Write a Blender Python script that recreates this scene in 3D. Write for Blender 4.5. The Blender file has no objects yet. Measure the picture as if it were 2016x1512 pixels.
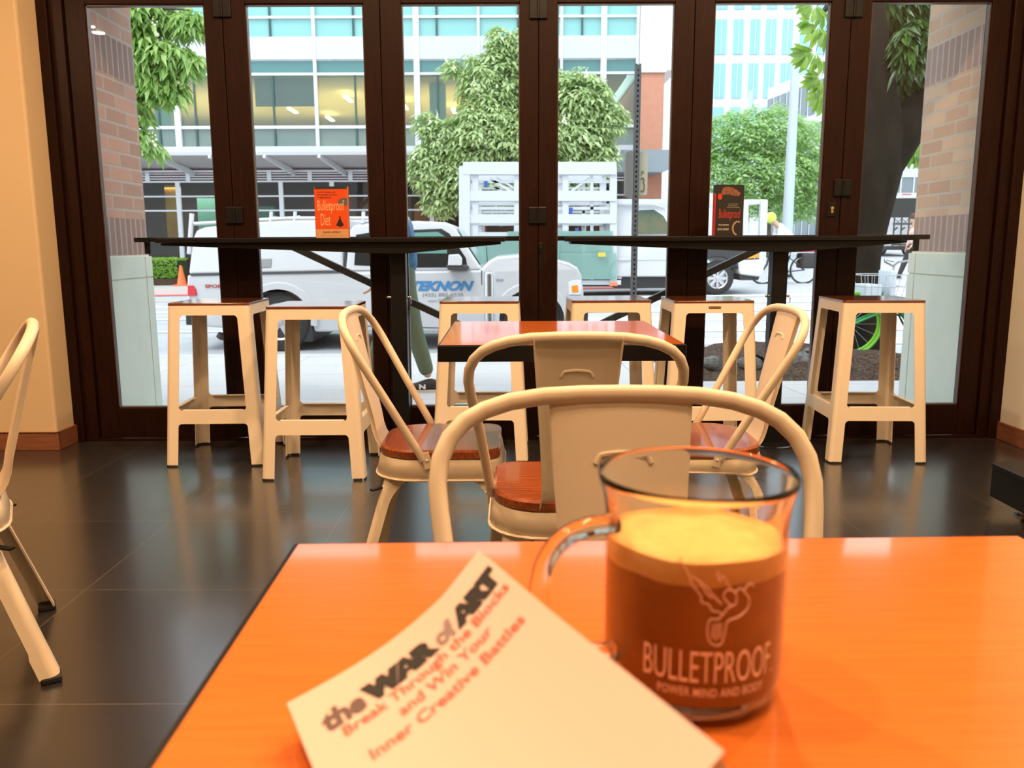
import bpy, bmesh, math, random
from mathutils import Vector, Matrix
import numpy as np
PI = math.pi
random.seed(7)
SC = bpy.context.scene
COL = SC.collection

# ---------------------------------------------------------------- camera
CH, PITCH, FPX, ROLL = 1.03, math.radians(9.5), 1635.0, math.radians(0.22)
cam_d = bpy.data.cameras.new('camera')
cam = bpy.data.objects.new('camera', cam_d); COL.objects.link(cam)
cam_d.sensor_fit = 'HORIZONTAL'; cam_d.sensor_width = 36.0
cam_d.lens = FPX / 2016 * 36.0
cam_d.clip_start = 0.02; cam_d.clip_end = 400
cam.matrix_world = Matrix.Translation((0, 0, CH)) @ Matrix.Rotation(PI/2 - PITCH, 4, 'X') @ Matrix.Rotation(-ROLL, 4, 'Z')
cam_d.dof.use_dof = True; cam_d.dof.focus_distance = 2.2; cam_d.dof.aperture_fstop = 9.0
SC.camera = cam

# ---------------------------------------------------------------- world, exposure
SC.view_settings.view_transform = 'Standard'; SC.view_settings.look = 'None'
SC.view_settings.gamma = 1; SC.view_settings.use_curve_mapping = False
SC.view_settings.exposure = 0.65
w = bpy.data.worlds.new('overcast_sky'); SC.world = w; w.use_nodes = True
nt = w.node_tree; bg = nt.nodes['Background']
tc = nt.nodes.new('ShaderNodeTexCoord'); sx = nt.nodes.new('ShaderNodeSeparateXYZ'); cr = nt.nodes.new('ShaderNodeValToRGB')
nt.links.new(tc.outputs['Generated'], sx.inputs[0]); nt.links.new(sx.outputs['Z'], cr.inputs[0]); nt.links.new(cr.outputs[0], bg.inputs[0])
cr.color_ramp.elements[0].position = 0.0; cr.color_ramp.elements[0].color = (0.88, 0.95, 1.0, 1)
cr.color_ramp.elements[1].position = 0.7; cr.color_ramp.elements[1].color = (0.80, 0.90, 1.0, 1)
bg.inputs[1].default_value = 1.6
sun_d = bpy.data.lights.new('soft_sun', 'SUN'); sun_d.energy = 1.3; sun_d.angle = math.radians(25); sun_d.color = (1, .97, .92)
sun = bpy.data.objects.new('soft_sun', sun_d); COL.objects.link(sun)
sun.rotation_euler = (math.radians(28), math.radians(-22), 0)
LAMP_W = 40.0           # cafe pendants and the added ceiling fill lamps
LAMP_C = (1.0, 0.61, 0.33)

def at(px, py, Y):
    x = (px - 1008) / FPX; u = (756 - py) / FPX
    c, s = math.cos(ROLL), math.sin(ROLL)
    x, u = x*c + u*s, u*c - x*s
    b = math.cos(PITCH) + u*math.sin(PITCH); k = Y / b
    return Vector((x*k, Y, CH + (-math.sin(PITCH) + u*math.cos(PITCH))*k))
def xz(px, py, Y):
    p = at(px, py, Y); return (p.x, p.z)

# ---------------------------------------------------------------- materials
def mat(name, col, rough=0.5, metal=0.0, spec=0.5, noise=None, coat=0.0, emis=None, estr=0, sub=None, bump=None, trans=0):
    m = bpy.data.materials.new(name); m.use_nodes = True
    n = m.node_tree; b = n.nodes['Principled BSDF']
    b.inputs['Base Color'].default_value = (*col, 1); b.inputs['Roughness'].default_value = rough
    b.inputs['Metallic'].default_value = metal; b.inputs['Specular IOR Level'].default_value = spec
    b.inputs['Coat Weight'].default_value = coat; b.inputs['Coat Roughness'].default_value = 0.08
    if trans: b.inputs['Transmission Weight'].default_value = trans
    if emis: b.inputs['Emission Color'].default_value = (*emis, 1); b.inputs['Emission Strength'].default_value = estr
    if noise or bump:
        t = n.nodes.new('ShaderNodeTexCoord'); mp = n.nodes.new('ShaderNodeMapping'); nz = n.nodes.new('ShaderNodeTexNoise')
        n.links.new(t.outputs['Object'], mp.inputs[0]); n.links.new(mp.outputs[0], nz.inputs['Vector'])
        if noise:
            sc, c2, amt = noise[:3]
            nz.inputs['Scale'].default_value = sc; nz.inputs['Detail'].default_value = 5
            if len(noise) > 3: mp.inputs['Scale'].default_value = noise[3]
            mx = n.nodes.new('ShaderNodeMix'); mx.data_type = 'RGBA'
            rp = n.nodes.new('ShaderNodeMapRange'); rp.inputs[1].default_value = .35; rp.inputs[2].default_value = .65; rp.inputs[4].default_value = amt
            n.links.new(nz.outputs[0], rp.inputs[0]); n.links.new(rp.outputs[0], mx.inputs[0])
            mx.inputs[6].default_value = (*col, 1); mx.inputs[7].default_value = (*c2, 1)
            n.links.new(mx.outputs[2], b.inputs['Base Color'])
        if bump:
            bp = n.nodes.new('ShaderNodeBump'); bp.inputs['Strength'].default_value = bump; bp.inputs['Distance'].default_value = .01
            n.links.new(nz.outputs[0], bp.inputs['Height']); n.links.new(bp.outputs[0], b.inputs['Normal'])
    return m

def brick_mat(name, c1, c2, mortar, bw, bh, plane='YZ', rot=False, ms=0.008, rough=.9, off=.5):
    m = bpy.data.materials.new(name); m.use_nodes = True
    n = m.node_tree; b = n.nodes['Principled BSDF']; b.inputs['Roughness'].default_value = rough
    t = n.nodes.new('ShaderNodeTexCoord'); s = n.nodes.new('ShaderNodeSeparateXYZ'); c = n.nodes.new('ShaderNodeCombineXYZ')
    n.links.new(t.outputs['Object'], s.inputs[0])
    a, d = {'YZ': ('Y', 'Z'), 'XZ': ('X', 'Z'), 'XY': ('X', 'Y')}[plane]
    if plane == 'YZ':
        ad = n.nodes.new('ShaderNodeMath'); n.links.new(s.outputs['X'], ad.inputs[0]); n.links.new(s.outputs['Y'], ad.inputs[1]); so = ad.outputs[0]
    else: so = s.outputs[a]
    n.links.new(so, c.inputs[1 if rot else 0]); n.links.new(s.outputs[d], c.inputs[0 if rot else 1])
    br = n.nodes.new('ShaderNodeTexBrick'); n.links.new(c.outputs[0], br.inputs['Vector'])
    br.inputs['Color1'].default_value = (*c1, 1); br.inputs['Color2'].default_value = (*c2, 1); br.inputs['Mortar'].default_value = (*mortar, 1)
    br.inputs['Scale'].default_value = 1; br.inputs['Brick Width'].default_value = bw; br.inputs['Row Height'].default_value = bh
    br.inputs['Mortar Size'].default_value = ms; br.inputs['Mortar Smooth'].default_value = .1; br.inputs['Bias'].default_value = 0; br.offset = off
    nz = n.nodes.new('ShaderNodeTexNoise'); nz.inputs['Scale'].default_value = 60; n.links.new(t.outputs['Object'], nz.inputs['Vector'])
    mx = n.nodes.new('ShaderNodeMix'); mx.data_type = 'RGBA'; mx.blend_type = 'MULTIPLY'; mx.inputs[0].default_value = .35
    mx.inputs[0].default_value = .2; n.links.new(br.outputs['Color'], mx.inputs[6]); n.links.new(nz.outputs['Color'], mx.inputs[7]); n.links.new(mx.outputs[2], b.inputs['Base Color'])
    bp = n.nodes.new('ShaderNodeBump'); bp.inputs['Strength'].default_value = .6; bp.inputs['Distance'].default_value = .006; bp.invert = True
    n.links.new(br.outputs['Fac'], bp.inputs['Height']); n.links.new(bp.outputs[0], b.inputs['Normal'])
    return m

def wood_mat(name, c1, c2, rough, scale, stretch, coat=0.0, spec=.5, contrast=(.35, .65)):
    m = bpy.data.materials.new(name); m.use_nodes = True
    n = m.node_tree; b = n.nodes['Principled BSDF']; b.inputs['Roughness'].default_value = rough
    b.inputs['Coat Weight'].default_value = coat; b.inputs['Coat Roughness'].default_value = .06; b.inputs['Specular IOR Level'].default_value = spec
    t = n.nodes.new('ShaderNodeTexCoord'); mp = n.nodes.new('ShaderNodeMapping'); mp.inputs['Scale'].default_value = stretch
    nz = n.nodes.new('ShaderNodeTexNoise'); nz.inputs['Scale'].default_value = scale; nz.inputs['Detail'].default_value = 8; nz.inputs['Distortion'].default_value = .6
    rp = n.nodes.new('ShaderNodeValToRGB'); rp.color_ramp.elements[0].position, rp.color_ramp.elements[1].position = contrast
    rp.color_ramp.elements[0].color = (*c1, 1); rp.color_ramp.elements[1].color = (*c2, 1)
    n.links.new(t.outputs['Object'], mp.inputs[0]); n.links.new(mp.outputs[0], nz.inputs['Vector']); n.links.new(nz.outputs[0], rp.inputs[0]); n.links.new(rp.outputs[0], b.inputs['Base Color'])
    return m

def pane_mat(name, tint=(1, 1, 1), ior=1.45, rough=0.0, body=None, amt=0.0):
    """thin window glass: clear pass-through plus a Fresnel mirror; body = tinted share that is not clear"""
    m = bpy.data.materials.new(name); m.use_nodes = True; n = m.node_tree
    n.nodes.remove(n.nodes['Principled BSDF']); o = n.nodes['Material Output']
    tr = n.nodes.new('ShaderNodeBsdfTransparent'); tr.inputs[0].default_value = (*tint, 1)
    gl = n.nodes.new('ShaderNodeBsdfGlossy'); gl.inputs['Roughness'].default_value = rough
    fr = n.nodes.new('ShaderNodeFresnel'); fr.inputs[0].default_value = ior
    src = tr.outputs[0]
    if body:
        df = n.nodes.new('ShaderNodeBsdfDiffuse'); df.inputs[0].default_value = (*body, 1)
        m0 = n.nodes.new('ShaderNodeMixShader'); m0.inputs[0].default_value = amt
        n.links.new(tr.outputs[0], m0.inputs[1]); n.links.new(df.outputs[0], m0.inputs[2]); src = m0.outputs[0]
    mx = n.nodes.new('ShaderNodeMixShader')
    n.links.new(fr.outputs[0], mx.inputs[0]); n.links.new(src, mx.inputs[1]); n.links.new(gl.outputs[0], mx.inputs[2]); n.links.new(mx.outputs[0], o.inputs[0])
    return m

def leaf_mat(name, c1, c2, trl=.45):
    m = bpy.data.materials.new(name); m.use_nodes = True; n = m.node_tree
    n.nodes.remove(n.nodes['Principled BSDF']); o = n.nodes['Material Output']
    g = n.nodes.new('ShaderNodeNewGeometry'); rp = n.nodes.new('ShaderNodeValToRGB')
    rp.color_ramp.elements[0].color = (*c1, 1); rp.color_ramp.elements[1].color = (*c2, 1)
    n.links.new(g.outputs['Random Per Island'], rp.inputs[0])
    d = n.nodes.new('ShaderNodeBsdfDiffuse'); t = n.nodes.new('ShaderNodeBsdfTranslucent'); gl = n.nodes.new('ShaderNodeBsdfGlossy'); gl.inputs['Roughness'].default_value = .4
    a = n.nodes.new('ShaderNodeMixShader'); a.inputs[0].default_value = trl; b = n.nodes.new('ShaderNodeMixShader'); b.inputs[0].default_value = .06
    n.links.new(rp.outputs[0], d.inputs[0]); n.links.new(rp.outputs[0], t.inputs[0])
    n.links.new(d.outputs[0], a.inputs[1]); n.links.new(t.outputs[0], a.inputs[2]); n.links.new(a.outputs[0], b.inputs[1]); n.links.new(gl.outputs[0], b.inputs[2]); n.links.new(b.outputs[0], o.inputs[0])
    return m

M = {}
M['cream'] = mat('cream_powder_coat', (.72, .62, .47), .38, spec=.4)
M['stool_cream'] = mat('warm_white_powder_coat', (.78, .70, .56), .42, spec=.35)
M['rubber'] = mat('black_rubber', (.015, .015, .015), .7)
M['black'] = mat('black_powder_coat', (.006, .0065, .0075), .38, spec=.25)
M['black_gloss'] = mat('black_gloss', (.012, .012, .014), .12)
M['seat_wood'] = wood_mat('stained_oak', (.20, .045, .014), (.33, .085, .022), .22, 14, (1, 14, 6), coat=.45)
M['stool_wood'] = wood_mat('dark_stained_oak', (.10, .028, .014), (.18, .045, .018), .14, 14, (1, 12, 5), coat=.6)
M['table_orange'] = wood_mat('orange_laminate', (.68, .165, .026), (.76, .205, .034), .22, 10, (1.2, 26, 4), coat=.9, spec=.5, contrast=(.25, .75))
M['table_orange2'] = wood_mat('orange_laminate_far', (.68, .15, .018), (.78, .19, .024), .16, 10, (1.2, 26, 4), coat=.8, spec=.5, contrast=(.25, .75))
M['frame'] = wood_mat('dark_mahogany', (.011, .0030, .0015), (.018, .0050, .0024), .42, 9, (8, 8, .6), spec=.16)
M['wallpaint'] = mat('warm_wall_paint', (.60, .47, .29), .85, noise=(220, (.55, .44, .28), .5), spec=.2)
M['wallwhite'] = mat('pale_wall_paint', (.62, .62, .55), .85, spec=.2)
M['base'] = wood_mat('baseboard_wood', (.16, .06, .028), (.22, .085, .04), .5, 9, (1, 1, 8))
M['ceil'] = mat('ceiling_paint', (.55, .5, .42), .9)
M['steel'] = mat('brushed_steel', (.55, .55, .56), .28, metal=1)
M['chrome'] = mat('chrome', (.8, .8, .82), .08, metal=1)
M['brass'] = mat('brass', (.6, .45, .25), .3, metal=1)
M['pane'] = pane_mat('clear_pane', (.98, .99, .985), 1.30)
# ---------------------------------------------------------------- mesh helpers
class MB:
    def __init__(s): s.v = []; s.f = []; s.m = []
    def add(s, vs, fs, mi=0):
        o = len(s.v); s.v += [tuple(v) for v in vs]; s.f += [tuple(i+o for i in f) for f in fs]; s.m += [mi]*len(fs); return s
    def box(s, a, b, mi=0):
        (x0, y0, z0), (x1, y1, z1) = a, b
        vs = [(x, y, z) for z in (min(z0,z1), max(z0,z1)) for y in (min(y0,y1), max(y0,y1)) for x in (min(x0,x1), max(x0,x1))]
        return s.add(vs, [(0,2,3,1),(4,5,7,6),(0,1,5,4),(2,6,7,3),(0,4,6,2),(1,3,7,5)], mi)
    def tube(s, pts, r, n=10, closed=False, mi=0, flat=None, caps=True):
        pts = [Vector(p) for p in pts]; N = len(pts)
        rs = r if isinstance(r, (list, tuple)) else [r]*N
        up = None; rings = []
        for i, p in enumerate(pts):
            a = pts[(i-1) % N] if (closed or i > 0) else p
            b = pts[(i+1) % N] if (closed or i < N-1) else p
            t = (b - a).normalized()
            if up is None: up = Vector((0, 0, 1)) if abs(t.z) < .9 else Vector((1, 0, 0))
            sd = t.cross(up)
            if sd.length < 1e-5: sd = t.orthogonal()
            sd.normalize(); u2 = sd.cross(t).normalized(); up = u2
            rings.append([p + sd*math.cos(2*PI*k/n)*rs[i] + u2*math.sin(2*PI*k/n)*rs[i]*(flat or 1) for k in range(n)])
        vs = [v for rg in rings for v in rg]; fs = []
        for i in range(N if closed else N-1):
            j = (i+1) % N
            for k in range(n):
                l = (k+1) % n; fs.append((i*n+k, i*n+l, j*n+l, j*n+k))
        if not closed and caps: fs += [tuple(range(n-1, -1, -1)), tuple((N-1)*n+k for k in range(n))]
        return s.add(vs, fs, mi)
    def bar(s, a, b, w, h, mi=0):
        a, b = Vector(a), Vector(b); t = (b-a).normalized(); up = Vector((0,0,1)) if abs(t.z) < .95 else Vector((0,1,0))
        sd = t.cross(up).normalized()*w/2; u = sd.cross(t).normalized()*h/2
        vs = [q+e for q in (a, b) for e in (-sd-u, sd-u, sd+u, -sd+u)]
        return s.add(vs, [(3,2,1,0),(4,5,6,7),(0,1,5,4),(1,2,6,5),(2,3,7,6),(3,0,4,7)], mi)
    def lathe(s, prof, c=(0,0,0), n=48, mi=0, axis='Z', caps=True):
        vs = []; fs = []; c = Vector(c)
        for r, z in prof:
            for k in range(n):
                a = 2*PI*k/n
                q = Vector((r*math.cos(a), r*math.sin(a), z))
                if axis == 'Y': q = Vector((q.x, q.z, q.y))
                if axis == 'X': q = Vector((q.z, q.x, q.y))
                vs.append(c+q)
        for i in range(len(prof)-1):
            for k in range(n):
                l = (k+1) % n; fs.append((i*n+k, i*n+l, (i+1)*n+l, (i+1)*n+k))
        if caps:
            if prof[0][0] > 1e-6: fs.append(tuple(range(n-1, -1, -1)))
            if prof[-1][0] > 1e-6: fs.append(tuple((len(prof)-1)*n+k for k in range(n)))
        return s.add(vs, fs, mi)
    def prism(s, poly, f0, f1, mi=0):
        """poly: 2D points; f0, f1 map (a,b) to the two end faces"""
        n = len(poly); vs = [f0(*p) for p in poly] + [f1(*p) for p in poly]
        fs = [tuple(range(n-1, -1, -1)), tuple(range(n, 2*n))] + [(i, (i+1) % n, n+(i+1) % n, n+i) for i in range(n)]
        return s.add(vs, fs, mi)
    def grid(s, P, mi=0):
        h, w = len(P), len(P[0]); vs = [v for r in P for v in r]
        return s.add(vs, [(i*w+j, i*w+j+1, (i+1)*w+j+1, (i+1)*w+j) for i in range(h-1) for j in range(w-1)], mi)
    def ball(s, c, r, mi=0, n=12, sc=(1,1,1)):
        c = Vector(c); rows = []
        for i in range(n+1):
            t = PI*i/n
            rows.append([(c.x+r*sc[0]*math.sin(t)*math.cos(2*PI*k/n), c.y+r*sc[1]*math.sin(t)*math.sin(2*PI*k/n), c.z+r*sc[2]*math.cos(t)) for k in range(n+1)])
        return s.grid(rows, mi)
    def build(s, name, mats, parent=None, smooth=False, bevel=0, seg=2, solid=0, fix=True, sub=0, loc=None):
        me = bpy.data.meshes.new(name); me.from_pydata(s.v, [], s.f)
        mats = mats if isinstance(mats, (list, tuple)) else [mats]
        for m in mats: me.materials.append(m)
        if len(mats) > 1: me.polygons.foreach_set('material_index', s.m)
        if fix:
            bm = bmesh.new(); bm.from_mesh(me)
            bmesh.ops.remove_doubles(bm, verts=bm.verts, dist=1e-5)
            bmesh.ops.recalc_face_normals(bm, faces=bm.faces); bm.to_mesh(me); bm.free()
        if smooth: me.polygons.foreach_set('use_smooth', [True]*len(me.polygons))
        o = bpy.data.objects.new(name, me); COL.objects.link(o)
        if parent: o.parent = parent
        if loc: o.location = loc
        if solid:
            q = o.modifiers.new('thickness', 'SOLIDIFY'); q.thickness = solid; q.offset = 0
            if smooth: q = o.modifiers.new('crisp_edges', 'EDGE_SPLIT'); q.split_angle = math.radians(40); q.use_edge_sharp = False
        if bevel:
            q = o.modifiers.new('bevel', 'BEVEL'); q.width = bevel; q.segments = seg; q.limit_method = 'ANGLE'; q.angle_limit = math.radians(40)
        if sub:
            q = o.modifiers.new('sub', 'SUBSURF'); q.levels = sub; q.render_levels = sub
        if smooth and not sub:
            try: me.set_sharp_from_angle(angle=math.radians(38))
            except Exception: pass
        return o

def tag(o, label, cat, group=None, kind=None):
    o['label'] = label
    if cat: o['category'] = cat
    if group: o['group'] = group
    if kind: o['kind'] = kind
    return o
def thing(name, loc, label, cat, rz=0, group=None, kind=None):
    o = bpy.data.objects.new(name, None); COL.objects.link(o); o.location = loc; o.rotation_euler = (0, 0, rz); o.empty_display_size = .05
    return tag(o, label, cat, group, kind)
def struct(o): o['kind'] = 'structure'; return o
def copy_tree(o, parent=None):
    c = o.copy(); COL.objects.link(c); c.parent = parent
    for ch in list(o.children): copy_tree(ch, c)
    return c
def text_geo(txt, size=1.0, bold=0.0, align='LEFT', xs=1.0, shear=0.0, spacing=1.0, cuts=0):
    cu = bpy.data.curves.new('t', 'FONT'); cu.body = txt; cu.size = size; cu.offset = bold; cu.shear = shear
    cu.align_x = align; cu.space_character = spacing; cu.resolution_u = 3
    ob = bpy.data.objects.new('t', cu); COL.objects.link(ob)
    dg = bpy.context.evaluated_depsgraph_get(); me = bpy.data.meshes.new_from_object(ob.evaluated_get(dg))
    bpy.data.objects.remove(ob); 
    bm = bmesh.new(); bm.from_mesh(me)
    if cuts: bmesh.ops.subdivide_edges(bm, edges=[e for e in bm.edges if e.calc_length() > size*.18], cuts=cuts, use_grid_fill=False); bmesh.ops.triangulate(bm, faces=bm.faces)
    vs = [(v.co.x*xs, v.co.y) for v in bm.verts]; bm.verts.index_update(); fs = [tuple(v.index for v in f.verts) for f in bm.faces]; bm.free()
    return vs, fs
def put_text(mb, geo, fn, mi=0): mb.add([fn(x, y) for x, y in geo[0]], geo[1], mi)
def bounds(geo):
    xs = [p[0] for p in geo[0]]; ys = [p[1] for p in geo[0]]; return min(xs), max(xs), min(ys), max(ys)
def fit_text(txt, w, h, **k):
    """text geometry stretched to a w x h box with its lower left corner at 0,0"""
    g = text_geo(txt, 1.0, **k); a, b, c, d = bounds(g)
    return ([((x-a)/(b-a)*w, (y-c)/(d-c)*h) for x, y in g[0]], g[1])

# ---------------------------------------------------------------- the room shell
GY = 4.37           # room side of the folding doors
def floor_mat():
    m = brick_mat('dark_floor_tile', (.020, .018, .018), (.026, .024, .023), (.075, .062, .05), .64, .64, 'XY', ms=.0025, rough=.3, off=0)
    n = m.node_tree
    for q in n.nodes:
        if q.type == 'COMBXYZ':
            v0 = n.nodes.new('ShaderNodeVectorMath'); v0.operation = 'ADD'; v0.inputs[1].default_value = (.02, .17, 0)
            n.links.new(q.outputs[0], v0.inputs[0])
            for k in n.nodes:
                if k.type == 'TEX_BRICK': n.links.new(v0.outputs[0], k.inputs['Vector'])
            break
    b = n.nodes['Principled BSDF']
    t = n.nodes.new('ShaderNodeTexCoord'); z = n.nodes.new('ShaderNodeTexNoise'); z.inputs['Scale'].default_value = 1.3; z.inputs['Detail'].default_value = 6
    r = n.nodes.new('ShaderNodeMapRange'); r.inputs[3].default_value = .22; r.inputs[4].default_value = .36
    n.links.new(t.outputs['Object'], z.inputs['Vector']); n.links.new(z.outputs[0], r.inputs[0]); n.links.new(r.outputs[0], b.inputs['Roughness'])
    b.inputs['Specular IOR Level'].default_value = .6; b.inputs['Coat Weight'].default_value = .7; b.inputs['Coat Roughness'].default_value = .17
    for q in n.nodes:
        if q.type == 'BUMP': q.inputs['Strength'].default_value = .15
    return m
WX0, WX1, WYB, CZ = -5.0, 2.60, -4.0, 3.6
struct(MB().box((-5.2, -4.2, -.25), (2.9, 4.46, 0)).build('floor', floor_mat(), loc=None))
bpy.data.objects['floor'].location = (0, 0, 0)
struct(MB().box((-5.2, -4.2, CZ), (2.9, 4.9, CZ+.1)).build('ceiling', M['ceil']))
struct(MB().box((-5.2, -4.2, 0), (2.9, WYB, CZ)).build('wall_back', M['wallpaint']))
struct(MB().box((WX0-.2, WYB, 0), (WX0, 4.16, CZ)).build('wall_far_left', M['wallpaint']))
struct(MB().box((WX0, 4.16, 0), (-2.335, 4.44, CZ)).build('wall_left', M['wallpaint'], bevel=.012))
struct(MB().box((WX1, WYB, 0), (2.9, 4.44, CZ)).build('wall_right', M['wallwhite']))
struct(MB().box((WX0, 4.145, 0), (-2.32, 4.16, .095)).box((-2.335, 4.145, 0), (-2.32, 4.36, .095)).build('baseboard_left', M['base'], bevel=.003))
struct(MB().box((WX1-.014, WYB, 0), (WX1, 4.33, .095)).build('baseboard_right', M['base'], bevel=.003))
# jambs, header and sill round the folding doors
gl = [(-2.113, -1.523), (-1.320, -.733), (-.544, .045), (.234, .818), (1.016, 1.595), (1.795, 2.392)]
GZ0, GZ1, DT = .176, 2.214, 2.30
mids = [-2.215] + [(gl[i][1]+gl[i+1][0])/2 + (-.012 if i in (0, 1) else 0) for i in range(5)] + [2.49]
struct(MB().box((-2.36, 4.33, 0), (-2.285, 4.48, CZ)).box((-2.285, 4.35, 0), (-2.218, 4.48, CZ)).build('trim_1', M['frame'], bevel=.004))
struct(MB().box((2.493, 4.35, 0), (2.545, 4.48, CZ)).box((2.545, 4.33, 0), (2.61, 4.48, CZ)).build('trim_2', M['frame'], bevel=.004))
struct(MB().box((-2.218, 4.34, DT+.003), (2.493, 4.48, CZ)).build('trim_3', M['frame'], bevel=.004))
struct(MB().box((-2.218, 4.345, 0), (2.493, 4.368, .012)).build('trim_4', M['frame']))
for i, (a, b) in enumerate(gl):
    x0, x1 = mids[i]+.0015, mids[i+1]-.0015
    d = bpy.data.objects.new('door_%d' % (i+1), None); COL.objects.link(d); d.location = ((x0+x1)/2, GY, 0); struct(d)
    cx = (x0+x1)/2
    def L(x): return x-cx
    f = MB()
    f.box((L(x0), 0, .012), (L(a), .055, DT)).box((L(b), 0, .012), (L(x1), .055, DT)).box((L(a), 0, .012), (L(b), .055, GZ0)).box((L(a), 0, GZ1), (L(b), .055, DT))
    if i < 5: f.box((L(x1)-.004, .022, .02), (L(x1)+.007, .034, DT-.01))
    f.build('door_frame', M['frame'], d, bevel=.003)
    g = MB()
    for q in ((a, a+.006), (b-.006, b)): g.box((L(q[0]), .010, GZ0), (L(q[1]), .04, GZ1))
    g.box((L(a), .010, GZ0), (L(b), .04, GZ0+.006)).box((L(a), .010, GZ1-.006), (L(b), .04, GZ1))
    g.build('glazing_bead', mat('bead_%d' % i, (.07, .04, .03), .3), d)
    p = MB().box((L(a)+.005, .026, GZ0+.005), (L(b)-.005, .030, GZ1-.005)).build('glass_pane', M['pane'], d)
    def hinge(px, py, w=.09, h=.085):
        q = at(px, py, GY)
        hb = MB().box((L(q.x)-w/2, -.012, q.z-h/2), (L(q.x)+w/2, -.001, q.z+h/2)).tube([(L(q.x), -.014, q.z-h/2), (L(q.x), -.014, q.z+h/2)], .006)
        hb.build('hinge', M['black'], d, bevel=.004)
    if i == 0: hinge(462, 424); hinge(437, 14, h=.1)
    if i == 2: hinge(1060, 17, h=.1); hinge(1058, 424)
    if i == 4: hinge(1658, 370); hinge(1681, 14, h=.1)
    if i == 3:
        q = at(1040, 505, GY); MB().box((L(x0)+.02-.02, -.004, q.z-.07), (L(x0)+.022, -.0005, q.z+.07)).box((L(x0)+.006, -.012, q.z+.02), (L(x0)+.016, -.004, q.z+.05)).build('flush_pull', M['black'], d, bevel=.003)
    if i == 4:
        q = at(1637, 413, GY); lk = MB().box((L(q.x)-.02, -.005, q.z-.035), (L(q.x)+.02, -.0005, q.z+.035)).build('lock_plate', M['black'], d, bevel=.008)
        MB().lathe([(.0, -.012), (.0085, -.012), (.0085, -.005)], (L(q.x), 0, q.z+.008), 16, axis='Y').box((L(q.x)-.005, -.012, q.z-.016), (L(q.x)+.005, -.005, q.z+.004)).build('lock_cylinder', M['brass'], lk)

# ---------------------------------------------------------------- brick reveals outside
bl = brick_mat('brick_left', (.58, .33, .24), (.42, .26, .19), (.50, .41, .34), .25, .077, 'YZ')
bls = brick_mat('brick_left_soldier', (.34, .22, .18), (.30, .19, .16), (.46, .38, .33), 3.0, .064, 'YZ', rot=True, off=0)
br_ = brick_mat('brick_right', (.66, .46, .31), (.50, .32, .22), (.54, .45, .36), .25, .077, 'YZ')
brs = brick_mat('brick_right_soldier', (.40, .28, .24), (.36, .24, .20), (.50, .42, .36), 3.0, .064, 'YZ', rot=True, off=0)
stone = mat('pale_stone', (.66, .70, .60), .8, noise=(6, (.60, .65, .55), .6))
def reveal(name, xa, sgn, yend, m1, m2):
    o = bpy.data.objects.new(name, None); COL.objects.link(o); struct(o); o.location = (xa, 4.49, 0)
    w = sgn*.9; yb = yend-4.49
    sold = [(.985, 1.185), (1.945, 2.145)]
    bk = MB(); z = .98
    for a, b in sold + [(3.6, 3.6)]:
        if a > z: bk.box((0, 0, z), (w, yb, a))
        z = b
    bk.build('brickwork', m1, o)
    s = MB()
    for a, b in sold: s.box((0, 0, a), (w, yb, b))
    s.build('soldier_course', m2, o)
    st = MB(); j = .004
    st.box((-sgn*.012, 0, -.3), (w, yb-.075, .845)).box((-sgn*.012, yb-.068, -.3), (w, yb+.02, .845))
    st.box((-sgn*.005, .002, .845), (w, yb+.01, .853)).box((-sgn*.012, 0, .853), (w, yb-.075, .972)).box((-sgn*.012, yb-.068, .853), (w, yb+.02, .972))
    st.box((-sgn*.004, .002, -.3), (w, yb, .84)).box((-sgn*.004, .002, .86), (w, yb, .98))
    st.build('stone_base', stone, o, bevel=.002)
reveal('wall_reveal_left', -2.165, -1, 5.01, bl, bls)
reveal('wall_reveal_right', 2.445, 1, 5.13, br_, brs)
struct(MB().box((-3.1, 4.49, 2.6), (3.4, 4.95, 4.0)).build('wall_lintel', bl))
# ---------------------------------------------------------------- pendant lamps, and unseen downlights added as fill
glow = mat('lamp_glow', (1, .8, .55), .5, emis=(1, .72, .42), estr=14)
shade_m = mat('white_enamel_shade', (.8, .78, .72), .3)
def pendant(x, y, label, z=2.52):
    t = thing('pendant_lamp', (x, y, z), label, 'lamp', group=None)
    MB().tube([(0, 0, .13), (0, 0, CZ-z)], .003).build('cord', M['black'], t)
    MB().lathe([(.012, .13), (.02, .12), (.03, .07), (.05, .01), (.049, .008), (.028, .066), (.0, .1)], n=32).build('shade', shade_m, t, smooth=True)
    MB().ball((0, 0, .035), .022).build('bulb', glow, t, smooth=True)
    l = bpy.data.lights.new('lamp_light', 'AREA'); l.shape = 'DISK'; l.size = .09; l.energy = LAMP_W*.35; l.color = LAMP_C
    lo = bpy.data.objects.new('lamp_light', l); COL.objects.link(lo); lo.parent = t; lo.location = (0, 0, -.005)
for x, y, z, lb in [(-3.04, 2.47, 2.60, 'small white enamel pendant lamp nearest the orange left wall'), (-3.10, 2.20, 2.62, 'small white enamel pendant lamp second from the orange left wall')]:
    pendant(x, y, lb, z)
def downlight(x, y, label, k=1.0):  # unseen downlights, added for general warm fill in the room
    t = thing('added_fill_lamp', (x, y, CZ), label, 'lamp')
    MB().lathe([(.10, -.002), (.10, -.012), (.085, -.012), (.075, -.002)], n=32).build('trim_ring', shade_m, t)
    l = bpy.data.lights.new('lamp_light', 'AREA'); l.shape = 'DISK'; l.size = .16; l.energy = LAMP_W*k; l.color = LAMP_C
    lo = bpy.data.objects.new('lamp_light', l); COL.objects.link(lo); lo.parent = t; lo.location = (0, 0, -.014)
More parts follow.
